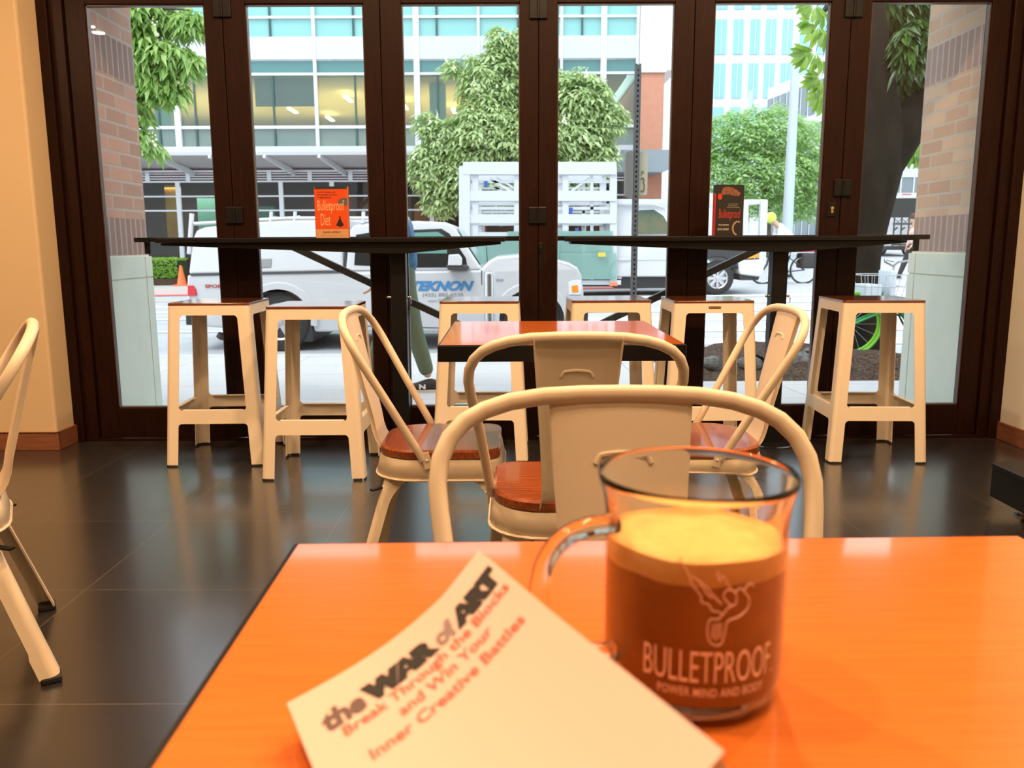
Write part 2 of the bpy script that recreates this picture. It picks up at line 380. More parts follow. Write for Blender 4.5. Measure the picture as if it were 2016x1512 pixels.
for x, y, lb in [(-1.2, 2.5, 'unseen ceiling downlight added as fill over the stools on the left'), (.4, 2.3, 'unseen ceiling downlight added as fill over the far table'), (1.8, 2.4, 'unseen ceiling downlight added as fill near the right wall'),
                 (-2.6, .8, 'unseen ceiling downlight added as fill over the left part of the room'), (-.9, .6, 'unseen ceiling downlight added as fill over the aisle beside the foreground table'), (.6, .3, 'unseen ceiling downlight added as fill over the foreground table'), (1.9, .4, 'unseen ceiling downlight added as fill over the right side of the room'), (-.2, -.6, 'unseen ceiling downlight added as fill just behind the camera')]:
    downlight(x, y, lb, 1.25 if y > 2 else .48)

# ---------------------------------------------------------------- dining tables
def make_table(w, d, th, h, mt):
    t = bpy.data.objects.new('dining_table', None); COL.objects.link(t)
    MB().box((-w/2, -d/2, h-th), (w/2, d/2, h-.0008)).build('edge_band', M['black'], t, bevel=.003)
    MB().box((-w/2+.006, -d/2+.006, h-.0007), (w/2-.006, d/2-.006, h)).build('tabletop', mt, t)
    MB().box((-.15, -.15, h-th-.006), (.15, .15, h-th)).build('mounting_plate', M['black'], t)
    MB().tube([(0, 0, .02), (0, 0, h-th-.005)], .035, 24).build('pedestal', M['black'], t, smooth=True)
    b = MB()
    for a in (0, PI/2): b.bar((math.cos(a)*.33, math.sin(a)*.33, .022), (-math.cos(a)*.33, -math.sin(a)*.33, .022), .055, .03)
    b.build('base', M['black'], t, bevel=.006)
    for a in (0, PI/2, PI, 3*PI/2):
        MB().tube([(math.cos(a)*.31, math.sin(a)*.31, 0), (math.cos(a)*.31, math.sin(a)*.31, .01)], .018, 14).build('foot', M['rubber'], t)
    return t
TZ = .765
t1 = make_table(.668, .668, .045, TZ, M['table_orange'])
tag(t1, 'orange laminate table in the foreground holding the book and glass mug', 'table')
t1.location = (.142, .727-.334, 0); t1.rotation_euler = (0, 0, math.radians(1.2))
t2 = make_table(.672, .71, .046, TZ, M['table_orange2'])
tag(t2, 'empty orange laminate table with black edge in front of the window counter', 'table')
t2.location = (.133, 2.222+.355, 0); t2.rotation_euler = (0, 0, math.radians(.4))

# ---------------------------------------------------------------- metal bistro chair
def rrect(hx, y0, y1, rf, rb, n=7):
    """rounded rectangle outline, front at +y"""
    pts = []
    for cx, cy, r, a0 in ((hx-rf, y1-rf, rf, 0), (-hx+rf, y1-rf, rf, PI/2), (-hx+rb, y0+rb, rb, PI), (hx-rb, y0+rb, rb, 3*PI/2)):
        for k in range(n+1):
            a = a0 + PI/2*k/n; pts.append((cx+r*math.cos(a), cy+r*math.sin(a)))
    return pts
def leg_L(top, bot, sx, sy, w, r, thick=.004, N=18, zc=0.0):
    """folded sheet leg: rounded corner section; w(t) = flange width, t 0 top .. 1 bottom"""
    m = MB(); rows = []
    for i in range(N+1):
        t = i/N; c = Vector(top).lerp(Vector(bot), t); W = w(t); rr = min(r, W*.45); pr = []
        pr.append((-W, 0)); pr.append((-rr-.002, 0))
        for k in range(6):
            a = PI/2*k/5; pr.append((-rr + rr*math.sin(a), -rr + rr*math.cos(a)))
        pr.append((0, -rr-.002)); pr.append((0, -W))
        rows.append([(c.x + sx*p[0], c.y + sy*p[1], c.z) for p in pr])
    m.grid(rows); return m
def make_chair():
    t = bpy.data.objects.new('bistro_chair', None); COL.objects.link(t)
    hx, y0, y1, ZT = .185, -.185, .175, .450
    out = rrect(hx, y0, y1, .045, .12)
    s = MB(); n = len(out)
    prof = [(-.004, ZT-.028), (0, ZT-.024), (0, ZT-.006), (-.006, ZT)]
    rings = []
    for off, z in prof: rings.append([(x*(1+off/hx), y*(1+off/hx), z) for x, y in out])
    s.add([v for r in rings for v in r], [(i*n+k, i*n+(k+1) % n, (i+1)*n+(k+1) % n, (i+1)*n+k) for i in range(3) for k in range(n)] + [tuple(range(n-1, -1, -1)), tuple(3*n+k for k in range(n))])
    s.build('seat', M['seat_wood'], t, smooth=True)
    # pressed skirt under the seat
    sk = MB(); rings = []
    for off, z in ((.000, ZT-.029), (.003, ZT-.04), (.012, ZT-.085)): rings.append([(x*(1+off/hx), y*(1+off/hx), z) for x, y in out])
    sk.add([v for r in rings for v in r], [(i*n+k, i*n+(k+1) % n, (i+1)*n+(k+1) % n, (i+1)*n+k) for i in range(2) for k in range(n)] + [tuple(k for k in range(n))])
    o = sk.build('apron', M['cream'], t, smooth=True); q = o.modifiers.new('s', 'SOLIDIFY'); q.thickness = .003
    # bead along the skirt edge
    MB().tube([(x*(1+.012/hx), y*(1+.012/hx), ZT-.086) for x, y in out], .004, 6, closed=True).build('apron_bead', M['cream'], t, smooth=True)
    def wf(tt): return .034 + .125*max(0, 1-tt/.34)**2.2 + (.004 if tt > .86 else 0)
    for sx in (-1, 1):
        for sy in (-1, 1):
            top = (sx*(hx-.002), .171, ZT-.034) if sy > 0 else (sx*(hx-.036), -.147, ZT-.034)
            bot = (sx*.222, (.205 if sy > 0 else -.262), .012)
            lg = leg_L(top, bot, sx, sy, wf, .022 if sy > 0 else .05, N=24).build('leg', M['cream'], t, smooth=True, solid=.004)
            b = Vector(bot); MB().box((b.x-sx*.036, b.y-sy*.036, 0), (b.x+sx*.004, b.y+sy*.004, .016)).build('rubber_foot', M['rubber'], lg, bevel=.004)
    br = MB()
    br.bar((.165, .16, .34), (-.175, -.20, .33), .014, .005).bar((-.165, .16, .34), (.175, -.20, .33), .014, .005).box((-.03, -.04, .325), (.03, .0, .345))
    br.build('cross_brace', M['black'], t)
    # tubular hoop back
    def hoop(u):      # u -1..1 over the hoop; returns x, height
        return u
    pts = []; H0, H1 = .425, .838; W = .236
    def lean(z): return -.045 - (z-H0)*.56
    side = [(.192, .425), (.1945, .45), (.203, .52), (.214, .60), (.2245, .66), (.2325, .705), (.236, .735), (.233, .763), (.222, .787), (.203, .806), (.178, .819), (.145, .829), (.10, .8355), (.05, .838), (0, .8385)]
    pts = [(x, lean(z), z) for x, z in side] + [(-x, lean(z), z) for x, z in side[-2::-1]]
    MB().tube(pts, .0118, 14).build('back_hoop', M['cream'], t, smooth=True)
    for sx in (-1, 1):
        MB().bar((sx*.197, -.040, .447), (sx*.200, -.028, .400), .006, .024).ball((sx*.204, -.033, .425), .004).build('hoop_bracket', M['cream'], t, bevel=.002)
    # pressed back panel with rolled sides and a grip emboss
    rows = []
    prof = [(.836, .093), (.80, .0905), (.74, .086), (.66, .080), (.58, .075), (.52, .072), (.485, .071), (.462, .072), (.446, .074), (.425, .076)]
    def py_(z):
        if z > .50: return lean(.836) + (.836-z)*.235
        k = (.50-z)/.075; return lean(.836) + .336*.235 + .030*k*k
    for z, w in prof:
        y = py_(z)
        rows.append([(-w-.002, y-.014, z), (-w, y-.010, z), (-w, y-.002, z), (-w+.006, y, z), (-w*.5, y+.001, z), (0, y+.0015, z), (w*.5, y+.001, z), (w-.006, y, z), (w, y-.002, z), (w, y-.010, z), (w+.002, y-.014, z)])
    pn = MB().grid(rows).build('back_panel', M['cream'], t, smooth=True, solid=.0025)
    e = []
    for k in range(25):
        a = k/24; x = -.034 + .068*a; rise = min(1, min(a, 1-a)*9); z = .750 + .010*math.sin(rise*PI/2) + .004*math.sin(a*PI)
        e.append((x, py_(z)+.0016, z))
    MB().tube(e, .0042, 8).build('grip_emboss', M['cream'], pn, smooth=True)
    return t
ch0 = make_chair()
def place(o, x, y, rz, label, s=1.0): o.location = (x, y, 0); o.rotation_euler = (0, 0, rz); o.scale = (s, s, s); o['label'] = label; o['category'] = 'chair'; o['group'] = 'cream metal bistro chairs'; return o
place(ch0, .142, .79, PI, 'cream metal bistro chair directly behind the mug, tucked at the foreground table')
place(copy_tree(ch0), .140, 2.02, 0, 'cream metal bistro chair with its back to us at the far table')
place(copy_tree(ch0), -.21, 2.50, -PI/2, 'cream metal bistro chair at the left side of the far table, facing right')
place(copy_tree(ch0), .555, 2.50, PI/2, 'cream metal bistro chair at the right side of the far table, facing left')
place(copy_tree(ch0), -1.47, 1.92, math.radians(120), 'cream metal bistro chair cut off by the left edge of the picture').scale = (1.13, 1.13, 1.0)

# ---------------------------------------------------------------- bar stools
SH = .770
def make_stool():
    t = bpy.data.objects.new('bar_stool', None); COL.objects.link(t)
    tw, bw = .186, .229; zt = SH-.012
    def hw(z): return bw + (tw-bw)*(z/zt)
    out = rrect(tw+.003, -tw-.003, tw+.003, .02, .02, 5)
    s = MB(); s.prism(out, lambda a, b: (a, b, SH-.012), lambda a, b: (a, b, SH)); s.build('seat', M['stool_wood'], t, bevel=.003)
    FW = .056; R0 = .017; zr0, zr1, za = .205, .268, zt-.045
    def wz(z):
        w = FW; r = R0
        for ze, d in ((za, -1), (zr1, 1), (zr0, -1)):
            dd = (z-ze)*d
            if 0 <= dd <= r: w = max(w, FW + r - math.sqrt(max(0, r*r-(r-dd)**2)))
        if z > za or zr0 < z < zr1: w = FW + r
        return w
    zs = sorted(set([0.008, .06, .12, zr0-R0, zr0-.014, zr0-.010, zr0-.006, zr0-.003, zr0-.0005, zr0+.0005, (zr0+zr1)/2, zr1-.0005, zr1+.0005, zr1+.003, zr1+.006, zr1+.010, zr1+.014, zr1+R0, .4, .5, .6, za-R0, za-.014, za-.010, za-.006, za-.003, za-.0005, za+.0005, zt]), reverse=True)
    for sx in (-1, 1):
        for sy in (-1, 1):
            m = MB(); rows = []
            for z in zs:
                W = wz(z); h = hw(z); rr = .018; pr = [(-W, 0), (-rr-.0015, 0)] + [(-rr+rr*math.sin(PI/2*k/5), -rr+rr*math.cos(PI/2*k/5)) for k in range(6)] + [(0, -rr-.0015), (0, -W)]
                rows.append([(sx*(h+p[0]), sy*(h+p[1]), z) for p in pr])
            lg = m.grid(rows).build('leg', M['stool_cream'], t, smooth=True, solid=.003)
            h = hw(0); MB().box((sx*(h-.05), sy*(h+.001), 0), (sx*(h-.012), sy*(h-.006), .010)).box((sx*(h+.001), sy*(h-.05), 0), (sx*(h-.006), sy*(h-.012), .010)).build('glide', M['rubber'], lg)
    for k in range(4):
        a = k*PI/2; R = Matrix.Rotation(a, 3, 'Z')
        def strip(z0, z1, lip):
            m = MB(); rows = []
            for z in (z0, z1):
                h = hw(z); rows.append([R @ Vector((-h+FW+R0, -h, z)), R @ Vector((h-FW-R0, -h, z))])
            if lip:
                h = hw(z1); rows.append([R @ Vector((-h+FW+R0, -h+.022, z1)), R @ Vector((h-FW-R0, -h+.022, z1))])
            return m.grid(rows)
        strip(za, zt, False).build('apron', M['stool_cream'], t, solid=.003)
        strip(zr0, zr1, True).build('foot_rail', M['stool_cream'], t, solid=.003)
    return t
st0 = make_stool()
def pstool(o, x, y, rz, label): o.location = (x, y, 0); o.rotation_euler = (0, 0, math.radians(rz)); o['label'] = label; o['category'] = 'stool'; o['group'] = 'cream metal bar stools along the window'; return o
stools = [(-1.414, 4.045, 1.5, 'cream metal bar stool at the far left, first from the left brick pier'), (-.885, 3.80, 0, 'cream metal bar stool second from left, partly behind the left bistro chair'),
          (-.150, 4.10, -1, 'cream metal bar stool third from left, behind the left end of the far table'), (.472, 4.125, 1, 'cream metal bar stool fourth from left, behind the right end of the far table'),
          (.948, 4.07, 0, 'cream metal bar stool fifth from left with a small dark label on its apron'), (1.742, 4.05, -2, 'cream metal bar stool at the far right, standing alone by the right brick pier')]
for i, (x, y, r, lb) in enumerate(stools):
    o = pstool(st0 if i == 0 else copy_tree(st0), x, y, r, lb)
    if i == 4:
        m = MB().box((-.028, -.1905, SH-.036), (.028, -.1870, SH-.026))
        lp = m.build('label_plate', mat('plate_brown', (.06, .02, .01), .4), o)
        tm = MB(); g = fit_text('INDUSTRY WEST', .050, .0055, bold=.01)
        put_text(tm, g, lambda a, b: (-.025+a, -.1909, SH-.0338+b)); tm.build('lettering', mat('plate_text', (.6, .3, .15), .5), lp, fix=False)

# ---------------------------------------------------------------- window counters
def counter(x0, x1, px, label, hooks):
    zt = 1.068; t = thing('window_counter', (px, 4.25, 0), label, 'counter')
    MB().box((x0-px, -.13, zt-.022), (x1-px, .085, zt)).build('top', M['black'], t, bevel=.002)
    pl = [(x0-px+.02, zt-.0225), (x1-px-.02, zt-.0225), (x1-px-.02, zt-.034), (.045, zt-.078), (-.045, zt-.078), (x0-px+.02, zt-.034)]
    MB().prism(pl, lambda a, b: (a, -.11, b), lambda a, b: (a, .06, b)).build('tapered_beam', M['black'], t, bevel=.002)
    MB().box((-.039, -.035, .008), (.039, .035, zt-.078)).build('post', M['black'], t, bevel=.002)
    MB().lathe([(.14, 0), (.14, .006), (.13, .009), (.04, .012)], n=40).build('base', M['black_gloss'], t)
    for s in (-1, 1):
        h = MB(); h.tube([(s*.039, -.01, .770), (s*.052, -.01, .770)], .005).ball((s*.055, -.01, .770), .008, n=8)
        if hooks and s > 0: h.tube([(s*.055, -.01, .768), (s*.062, -.02, .760), (s*.062, -.02, .742), (s*.055, -.02, .735)], .003)
        h.build('bag_hook', M['steel'], t, smooth=True)
    return t
counter(-1.745, -.033, -.572, 'left black steel window counter with one post, under the orange book', True)
counter(.273, 1.965, 1.352, 'right black steel window counter with one post, under the dark cookbook', True)
ow = bpy.data.objects.new('outdoor_counter', None); COL.objects.link(ow); ow.location = (.1, 4.56, 0)
tag(ow, 'long thin black outdoor counter against the outside of the folding doors', 'counter')
MB().box((-2.12, -.05, 1.052), (2.14, .14, 1.077)).build('top', M['black'], ow, bevel=.002)
MB().box((-.045, -.03, -.05), (.045, .04, 1.052)).build('post', M['black'], ow)
for s in (-1, 1):
    MB().bar((s*1.34, 0, 1.052), (s*.04, 0, .435), .036, .036).build('strut', mat('dark_grey_steel', (.035, .045, .045), .4), ow)
    MB().bar((s*2.08+.01, .0, 1.052), (s*2.08+.01, .0, .99), .03, .012).build('end_bracket', M['black'], ow)

# ---------------------------------------------------------------- black bench base on the right
bt = thing('low_bench', (1.965, 2.98, 0), 'low black bench corner with adjustable metal feet at the right edge of the floor', 'bench')
MB().box((-.10, -.62, .055), (.6, .15, .175)).build('plinth', M['black'], bt, bevel=.003)
MB().prism([(-.11, .14), (-.04, .17), (.66, .17), (.66, -.66), (-.11, -.66)], lambda a, b: (a, b, .176), lambda a, b: (a, b, .192)).build('top', M['black'], bt, bevel=.003)
for x, y in ((-.01, .07), (.5, .07), (-.01, -.5), (.5, -.5)):
    MB().lathe([(.035, 0), (.035, .006), (.012, .012), (.009, .02), (.014, .024), (.014, .045), (.018, .055)], (x, y, 0), 20).build('foot', M['steel'], bt, smooth=True)
# ---------------------------------------------------------------- paperback leaning on the mug handle
def ink(name, c): return mat(name, c, .55)
BO = Vector((-.122, .413, .787)); BU = Vector((.8911, .4538, 0)).normalized(); BV = Vector((.4379, -.8990, 0)).normalized()
BW, BH, BT = .1326, .2147, .0175
bk = thing('paperback_book', tuple(BO), 'cream paperback book with black title THE WAR OF ART, leaning on the mug handle', 'book')
slope = math.atan2(.063, .1167)
def book_pt(u, v, d=0.0):
    """u across from the spine (m), v down the cover (m), d below the cover; the cover sags a little and its far corner curls up"""
    s = u/BW; run = u*math.cos(slope); rise = u*math.sin(slope)
    sag = -.0085*math.sin(PI*min(1, s)) * (1 - .35*v/BH) + .004*max(0, s-.75)/.25*max(0, 1-v/.08)
    nx, nz = -math.sin(slope), math.cos(slope)
    k = (1 if s < .06 else 1)
    run += nx*(sag-d)*1.0; rise += nz*(sag-d)
    p = BU*run + BV*v; return Vector((p.x, p.y, rise))
cover_m = mat('cream_cover', (.76, .56, .50), .32, spec=.45)
page_m = mat('page_edges', (.70, .58, .42), .8, noise=(30, (.5, .4, .28), .8, (1, 1, 40)))
def slab(d0, d1, inset=0.0):
    m = MB(); nu, nv = 16, 8; g0 = []; g1 = []
    us = [inset*0 + (BW-inset)*i/nu for i in range(nu+1)]; vs = [inset + (BH-2*inset)*j/nv for j in range(nv+1)]
    for v in vs: g0.append([book_pt(u, v, d0) for u in us]); g1.append([book_pt(u, v, d1) for u in us])
    m.grid(g0); m.grid([r[::-1] for r in g1])
    for a, b in ((g0, g1),):
        m.grid([a[0], b[0]]); m.grid([a[-1], b[-1]]); m.grid([[r[0] for r in a], [r[0] for r in b]]); m.grid([[r[-1] for r in a], [r[-1] for r in b]])
    return m
slab(0, .0006).build('front_cover', cover_m, bk, smooth=True)
slab(.0007, BT-.0007, .0015).build('page_block', page_m, bk, smooth=True)
slab(BT-.0006, BT).build('back_cover', cover_m, bk, smooth=True)
sp = MB(); rows = []
for j in range(9):
    v = BH*j/8; r = []
    for k in range(7):
        a = k/6; p = book_pt(0, v, BT*a); p += Vector((-BU.x, -BU.y, 0))*.0022*math.sin(PI*a)*1.0; r.append(p)
    rows.append(r)
sp.grid(rows).build('spine', cover_m, bk, smooth=True)
def cover_text(geo, u0, v0, name, m, dz=.00035):
    mb = MB(); put_text(mb, geo, lambda a, b: book_pt(u0+a, v0-b + .010*(1-(u0+a)/BW), -dz)); return mb.build(name, m, bk, fix=False)
ik_b = ink('ink_black', (.006, .006, .008)); ik_g = ink('ink_grey', (.13, .08, .075)); ik_r = ink('ink_red', (.62, .10, .05)); ik_g2 = ink('ink_light_grey', (.27, .20, .19))
tb = .0355
cover_text(fit_text('the', .0235, .0185, bold=.05, cuts=2), .0115, tb, 'title_the', ik_g)
cover_text(fit_text('WAR', .046, .0185, bold=.115, spacing=.98, cuts=2), .0350, tb, 'title_war', ik_b)
cover_text(fit_text('of', .0130, .0175, bold=.05, cuts=2), .0812, tb, 'title_of', ik_g2)
cover_text(fit_text('ART', .0355, .0185, bold=.115, spacing=.98, cuts=2), .0940, tb, 'title_art', ik_b)
cover_text(fit_text('Break Through the Blocks', .109, .0115, bold=.012, cuts=2), .0190, .0490, 'subtitle_line', ik_r)
cover_text(fit_text('and Win Your', .060, .0090, bold=.012, cuts=2), .0460, .0600, 'subtitle_line', ik_r)
cover_text(fit_text('Inner Creative Battles', .096, .0090, bold=.012, cuts=2), .0250, .0745, 'subtitle_line', ik_r)

# ---------------------------------------------------------------- glass mug
MC = Vector((.108, .470, TZ+.0008)); MR = .0525
mug = thing('glass_mug', tuple(MC), 'clear glass mug of foamy brown coffee standing on the foreground table', 'mug')
glass = mat('mug_glass', (1, 1, 1), 0.0, trans=1.0); glass.node_tree.nodes['Principled BSDF'].inputs['IOR'].default_value = 1.46
outer = [(.0, 0), (.036, 0), (.042, .0008), (.048, .0045), (.0510, .011), (.0523, .020), (MR, .03), (MR, .095), (.0524, .104), (.0530, .112), (.0545, .121), (.0570, .129), (.0578, .1325)]
inner = [(.0572, .1342), (.0560, .1330), (.0550, .129), (.0525, .120), (.0507, .111), (.0498, .102), (.0494, .09), (.0494, .03), (.0488, .018), (.046, .0125), (.038, .0105), (.0, .0100)]
mb = MB().lathe(outer+inner, n=96, caps=False).build('glass_body', glass, mug, smooth=True)
hd = MB(); ha = math.radians(180+20); hx, hy = math.cos(ha), math.sin(ha)
hp = [(.0515, .108), (.062, .1085), (.076, .107), (.088, .101), (.0965, .089), (.0995, .073), (.0975, .056), (.090, .043), (.078, .035), (.064, .0315), (.0515, .031)]
def smooth_path(P, n=5):
    out = []
    for i in range(len(P)-1):
        p0 = P[max(0, i-1)]; p1 = P[i]; p2 = P[i+1]; p3 = P[min(len(P)-1, i+2)]
        for k in range(n):
            t = k/n; out.append(tuple(.5*((2*b)+(-a+c)*t+(2*a-5*b+4*c-d)*t*t+(-a+3*b-3*c+d)*t**3) for a, b, c, d in zip(p0, p1, p2, p3)))
    out.append(tuple(P[-1])); return out
hd.tube([(r*hx, r*hy, z) for r, z in smooth_path(hp)], .0058, 16).build('handle', glass, mug, smooth=True)
cof = mat('coffee', (.38, .125, .010), .35, noise=(14, (.44, .155, .014), .5)); foam = mat('foam', (.82, .47, .15), .75, noise=(90, (.74, .39, .10), .6), bump=.25)
r = .0496
MB().lathe([(0, .0099), (.038, .0104), (.0462, .0124), (.049, .018), (r, .03), (r, .084)], n=64).build('coffee', cof, mug, smooth=True)
fm = MB(); NS = 64
top = []; bot = []
rng = random.Random(3)
ph = [rng.random()*6 for _ in range(6)]
rings = []
for q, (rr, z) in enumerate([(r+.0001, .0835), (r+.0001, .090), (r+.0001, .0965), (.046, .0975), (.030, .0972), (.0, .0970)]):
    rings.append([((rr)*math.cos(2*PI*k/NS), rr*math.sin(2*PI*k/NS), z + (.0006*math.sin(5*2*PI*k/NS+ph[0]) + .0004*math.sin(11*2*PI*k/NS+ph[1]) if q == 0 else (.0006*math.sin(5*2*PI*k/NS+q) if 0 < q < 5 else 0))) for k in range(NS+1)])
fm.grid(rings).build('foam', foam, mug, smooth=True)
def cyl(px, py, R=MR+.0002):
    """where the view through that pixel meets the front wall of the mug, as angle and height"""
    o = Vector((0, 0, CH)); d = (at(px, py, 1.0)-o).normalized()
    ox, oy = o.x-MC.x, o.y-MC.y; a = d.x**2+d.y**2; b = 2*(ox*d.x+oy*d.y); c = ox*ox+oy*oy-R*R
    D = max(0, b*b-4*a*c); k = (-b-math.sqrt(D))/(2*a); p = o+d*k
    return math.atan2(p.y-MC.y, p.x-MC.x), p.z-MC.z
def on_cyl(th, z, R=MR+.00025): return (R*math.cos(th), R*math.sin(th), z)
ptm = mat('glass_print', (.95, .66, .52), .6)
tL, zL = cyl(1267, 1322); tR, zR = cyl(1513, 1322)
W = (tR-tL)*MR; g = fit_text('BULLETPROOF', W, .0185, bold=-.004, cuts=1)
zb = (zL)
tm = MB(); put_text(tm, g, lambda a, b: on_cyl(tL + a/MR, zb+b)); put_text(tm, fit_text('.', .0012, .0015), lambda a, b: on_cyl(tR+.03+a/MR, zb+b)); tm.build('printed_name', ptm, mug, fix=False)
t2L, z2 = cyl(1294, 1358); t2R, _ = cyl(1500, 1352)
tm = MB(); put_text(tm, fit_text('POWER MIND AND BODY', (t2R-t2L)*MR, .0052, bold=.01, spacing=1.05), lambda a, b: on_cyl(t2L + a/MR, z2+b)); tm.build('printed_motto', ptm, mug, fix=False)
def z5(P): return [(1020+x/2.52, 860+y/2.52) for x, y in P]
bird = [[(800,600),(835,660),(850,690),(865,735),(905,785),(910,820),(945,830),(962,862),(990,868),(1018,880)],
        [(1018,880),(990,905),(955,905),(940,945),(942,990),(955,1022),(985,1036),(1012,1020),(1028,960),(1040,915),(1095,892),(1138,850),(1145,800),(1122,765),(1148,728),(1168,738)],
        [(1122,765),(1100,752),(1075,770),(1050,745),(1015,690),(1000,720),(990,668)], [(1060,840),(1022,800),(1030,765),(1060,760),(1082,785),(1080,825),(1060,840)],
        [(1018,880),(1040,850),(1060,840)], [(990,925),(985,960),(980,1010)], [(1005,925),(1003,965),(1000,1000)], [(972,930),(965,965),(965,1000)], [(860,690),(900,720),(930,770),(960,800)], [(880,700),(930,740),(970,790),(1010,830)]]
bm_ = MB()
for ln in bird:
    pts = [on_cyl(*cyl(x, y)) for x, y in smooth_path(z5(ln), 4)]
    bm_.tube(pts, .00042, 5)
bm_.build('bird_emblem', ptm, mug, smooth=False)

# ---------------------------------------------------------------- books standing on the counters
def stand_book(name, x, y, w, h, th, rz, label, cm, spm):
    t = thing(name, (x, y, 1.0682), label, 'book', rz)
    MB().box((0, 0, 0), (w, .002, h)).box((0, th-.002, 0), (w, th, h)).build('cover', cm, t)
    MB().box((.003, .0022, .002), (w-.004, th-.0022, h-.002)).build('page_block', page_m, t)
    MB().box((-.003, 0, 0), (0, th, h)).build('spine', spm, t, bevel=.001)
    return t
def onb(t, geo, x, z, name, m, d=.0005):
    mb = MB(); put_text(mb, geo, lambda a, b: (x+a, -d, z+b)); return mb.build(name, m, t, fix=False)
def flat(t, poly, name, m, d=.0004):
    mb = MB(); mb.add([(a, -d, b) for a, b in poly], [tuple(range(len(poly)))]); return mb.build(name, m, t, fix=False)
def circ(cx, cz, r, rz=None, n=24): return [(cx+r*math.cos(2*PI*k/n), cz+(rz or r)*math.sin(2*PI*k/n)) for k in range(n)]
org = mat('orange_cover', (.62, .075, .012), .35); tan_ = mat('tan_band', (.55, .30, .14), .5); navy = mat('navy_band', (.02, .03, .05), .4)
p0 = at(622, 466, 4.16); p1 = at(689, 466, 4.16); w1 = (p1.x-p0.x)*.97; h1 = at(622, 367, 4.16).z-1.068
b1 = stand_book('diet_book', p0.x, 4.17, w1, h1, .028, math.radians(-5), 'orange book Bulletproof Diet standing upright on the left counter', org, org)
flat(b1, [(0, 0), (w1, 0), (w1, .042), (0, .042)], 'author_band', tan_); flat(b1, [(0, h1-.013), (w1, h1-.013), (w1, h1), (0, h1)], 'top_band', navy)
lt = mat('cover_cream_text', (.80, .42, .22), .5)
onb(b1, fit_text('Bulletproof', w1*.82, .066, bold=-.002), .012, .128-.012, 'title', lt); onb(b1, fit_text('Diet', w1*.30, .057, bold=-.002), .026, .060, 'title', lt)
onb(b1, fit_text('DAVE ASPREY', w1*.55, .010, bold=.02), w1*.22, .022, 'author', ik_b); onb(b1, fit_text('CREATOR OF BULLETPROOF COFFEE', w1*.66, .004), w1*.16, .009, 'small_print', ik_g)
for k, (s, f) in enumerate((('LOSE UP TO A POUND A DAY,', .58), ('RECLAIM ENERGY and FOCUS,', .62), ('UPGRADE YOUR LIFE', .42))): onb(b1, fit_text(s, w1*f, .007, bold=.02), .012, h1-.032-k*.0125, 'tagline', ik_b)
onb(b1, fit_text('The', .012, .008), .012, .190, 'title', lt)
q = [(w1, .198), (w1-.028, .198), (w1-.042, .190), (w1-.047, .180), (w1-.042, .170), (w1-.028, .162), (w1, .162)]; flat(b1, [(a, b-.006) for a, b in q[::-1]], 'badge', mat('badge_grey', (.10, .11, .11), .4))
cx = w1*.75
sil = [(-.019, 0), (-.006, -.004), (.004, -.008), (.012, -.003), (.019, .002), (.016, .010), (.010, .016), (.007, .026), (.004, .031), (.003, .034), (.0045, .039), (.003, .044), (0, .046), (-.003, .044), (-.0045, .039), (-.003, .034), (-.004, .031), (-.008, .025), (-.012, .014), (-.018, .008)]
flat(b1, [(cx+a, .060+b) for a, b in sil], 'meditating_figure', ik_b)
p0 = at(1409, 465, 4.16); p1 = at(1468, 465, 4.16); w2 = (p1.x-p0.x); h2 = at(1409, 363, 4.16).z-1.068
blk = mat('black_cover', (.012, .012, .013), .3); red = mat('red_spine', (.55, .035, .01), .4)
b2 = stand_book('cookbook', p0.x, 4.165, w2, h2, .034, math.radians(14), 'thick black cookbook with orange-red spine standing upright on the right counter', blk, blk)
MB().box((-.0038, .001, .004), (-.0031, .033, h2*.83)).build('spine_panel', red, b2)
tm = MB(); put_text(tm, fit_text('Bulletproof', .15, .022), lambda a, b: (-.0040, .030-b, .19-a)); tm.build('spine_title', mat('spine_text', (.28, .02, .01), .5), b2, fix=False)
meat = mat('meat', (.28, .12, .07), .6, noise=(90, (.10, .03, .02), .9)); rd = mat('red_print', (.45, .03, .015), .5); cr_ = mat('print_cream', (.6, .55, .45), .5)
flat(b2, [(.022, h2-.045), (.030, h2-.020), (.050, h2-.010), (.080, h2-.014), (.105, h2-.024), (.128, h2-.040), (.118, h2-.055), (.085, h2-.052), (.055, h2-.047), (.035, h2-.050)], 'steak_photo', meat)
flat(b2, circ(.017, h2-.058, .0115, .015), 'round_badge', red, .0006)
onb(b2, fit_text('Bulletproof', w2*.80, .058, bold=-.002), .014, .075, 'title', rd); onb(b2, fit_text('THE COOKBOOK', w2*.40, .0075, bold=.02), .012, .052, 'subtitle', cr_)
onb(b2, fit_text('DAVE ASPREY', w2*.42, .010, bold=.01), .010, .030, 'author', cr_)
for k, s in enumerate(('Lose Up to a Pound a Day,', 'Increase Your Energy,', 'and End Food Cravings for Good')): onb(b2, fit_text(s, w2*(.36, .32, .46)[k], .005), w2*(.42, .44, .38)[k], .155-k*.0085, 'tagline', cr_)
rg = MB(); n = 40
A0 = [(w2-.030+.030*math.cos(a), .040+.036*math.sin(a)) for a in [PI*.35+PI*1.1*k/n for k in range(n+1)]]; A1 = [(w2-.028+.023*math.cos(a), .040+.029*math.sin(a)) for a in [PI*.35+PI*1.1*k/n for k in range(n+1)]]
rg.grid([[(a, -.0005, b) for a, b in A0], [(a, -.0005, b) for a, b in A1]]).build('cup_rim_photo', mat('cup_rim', (.35, .25, .15), .5), b2, fix=False)
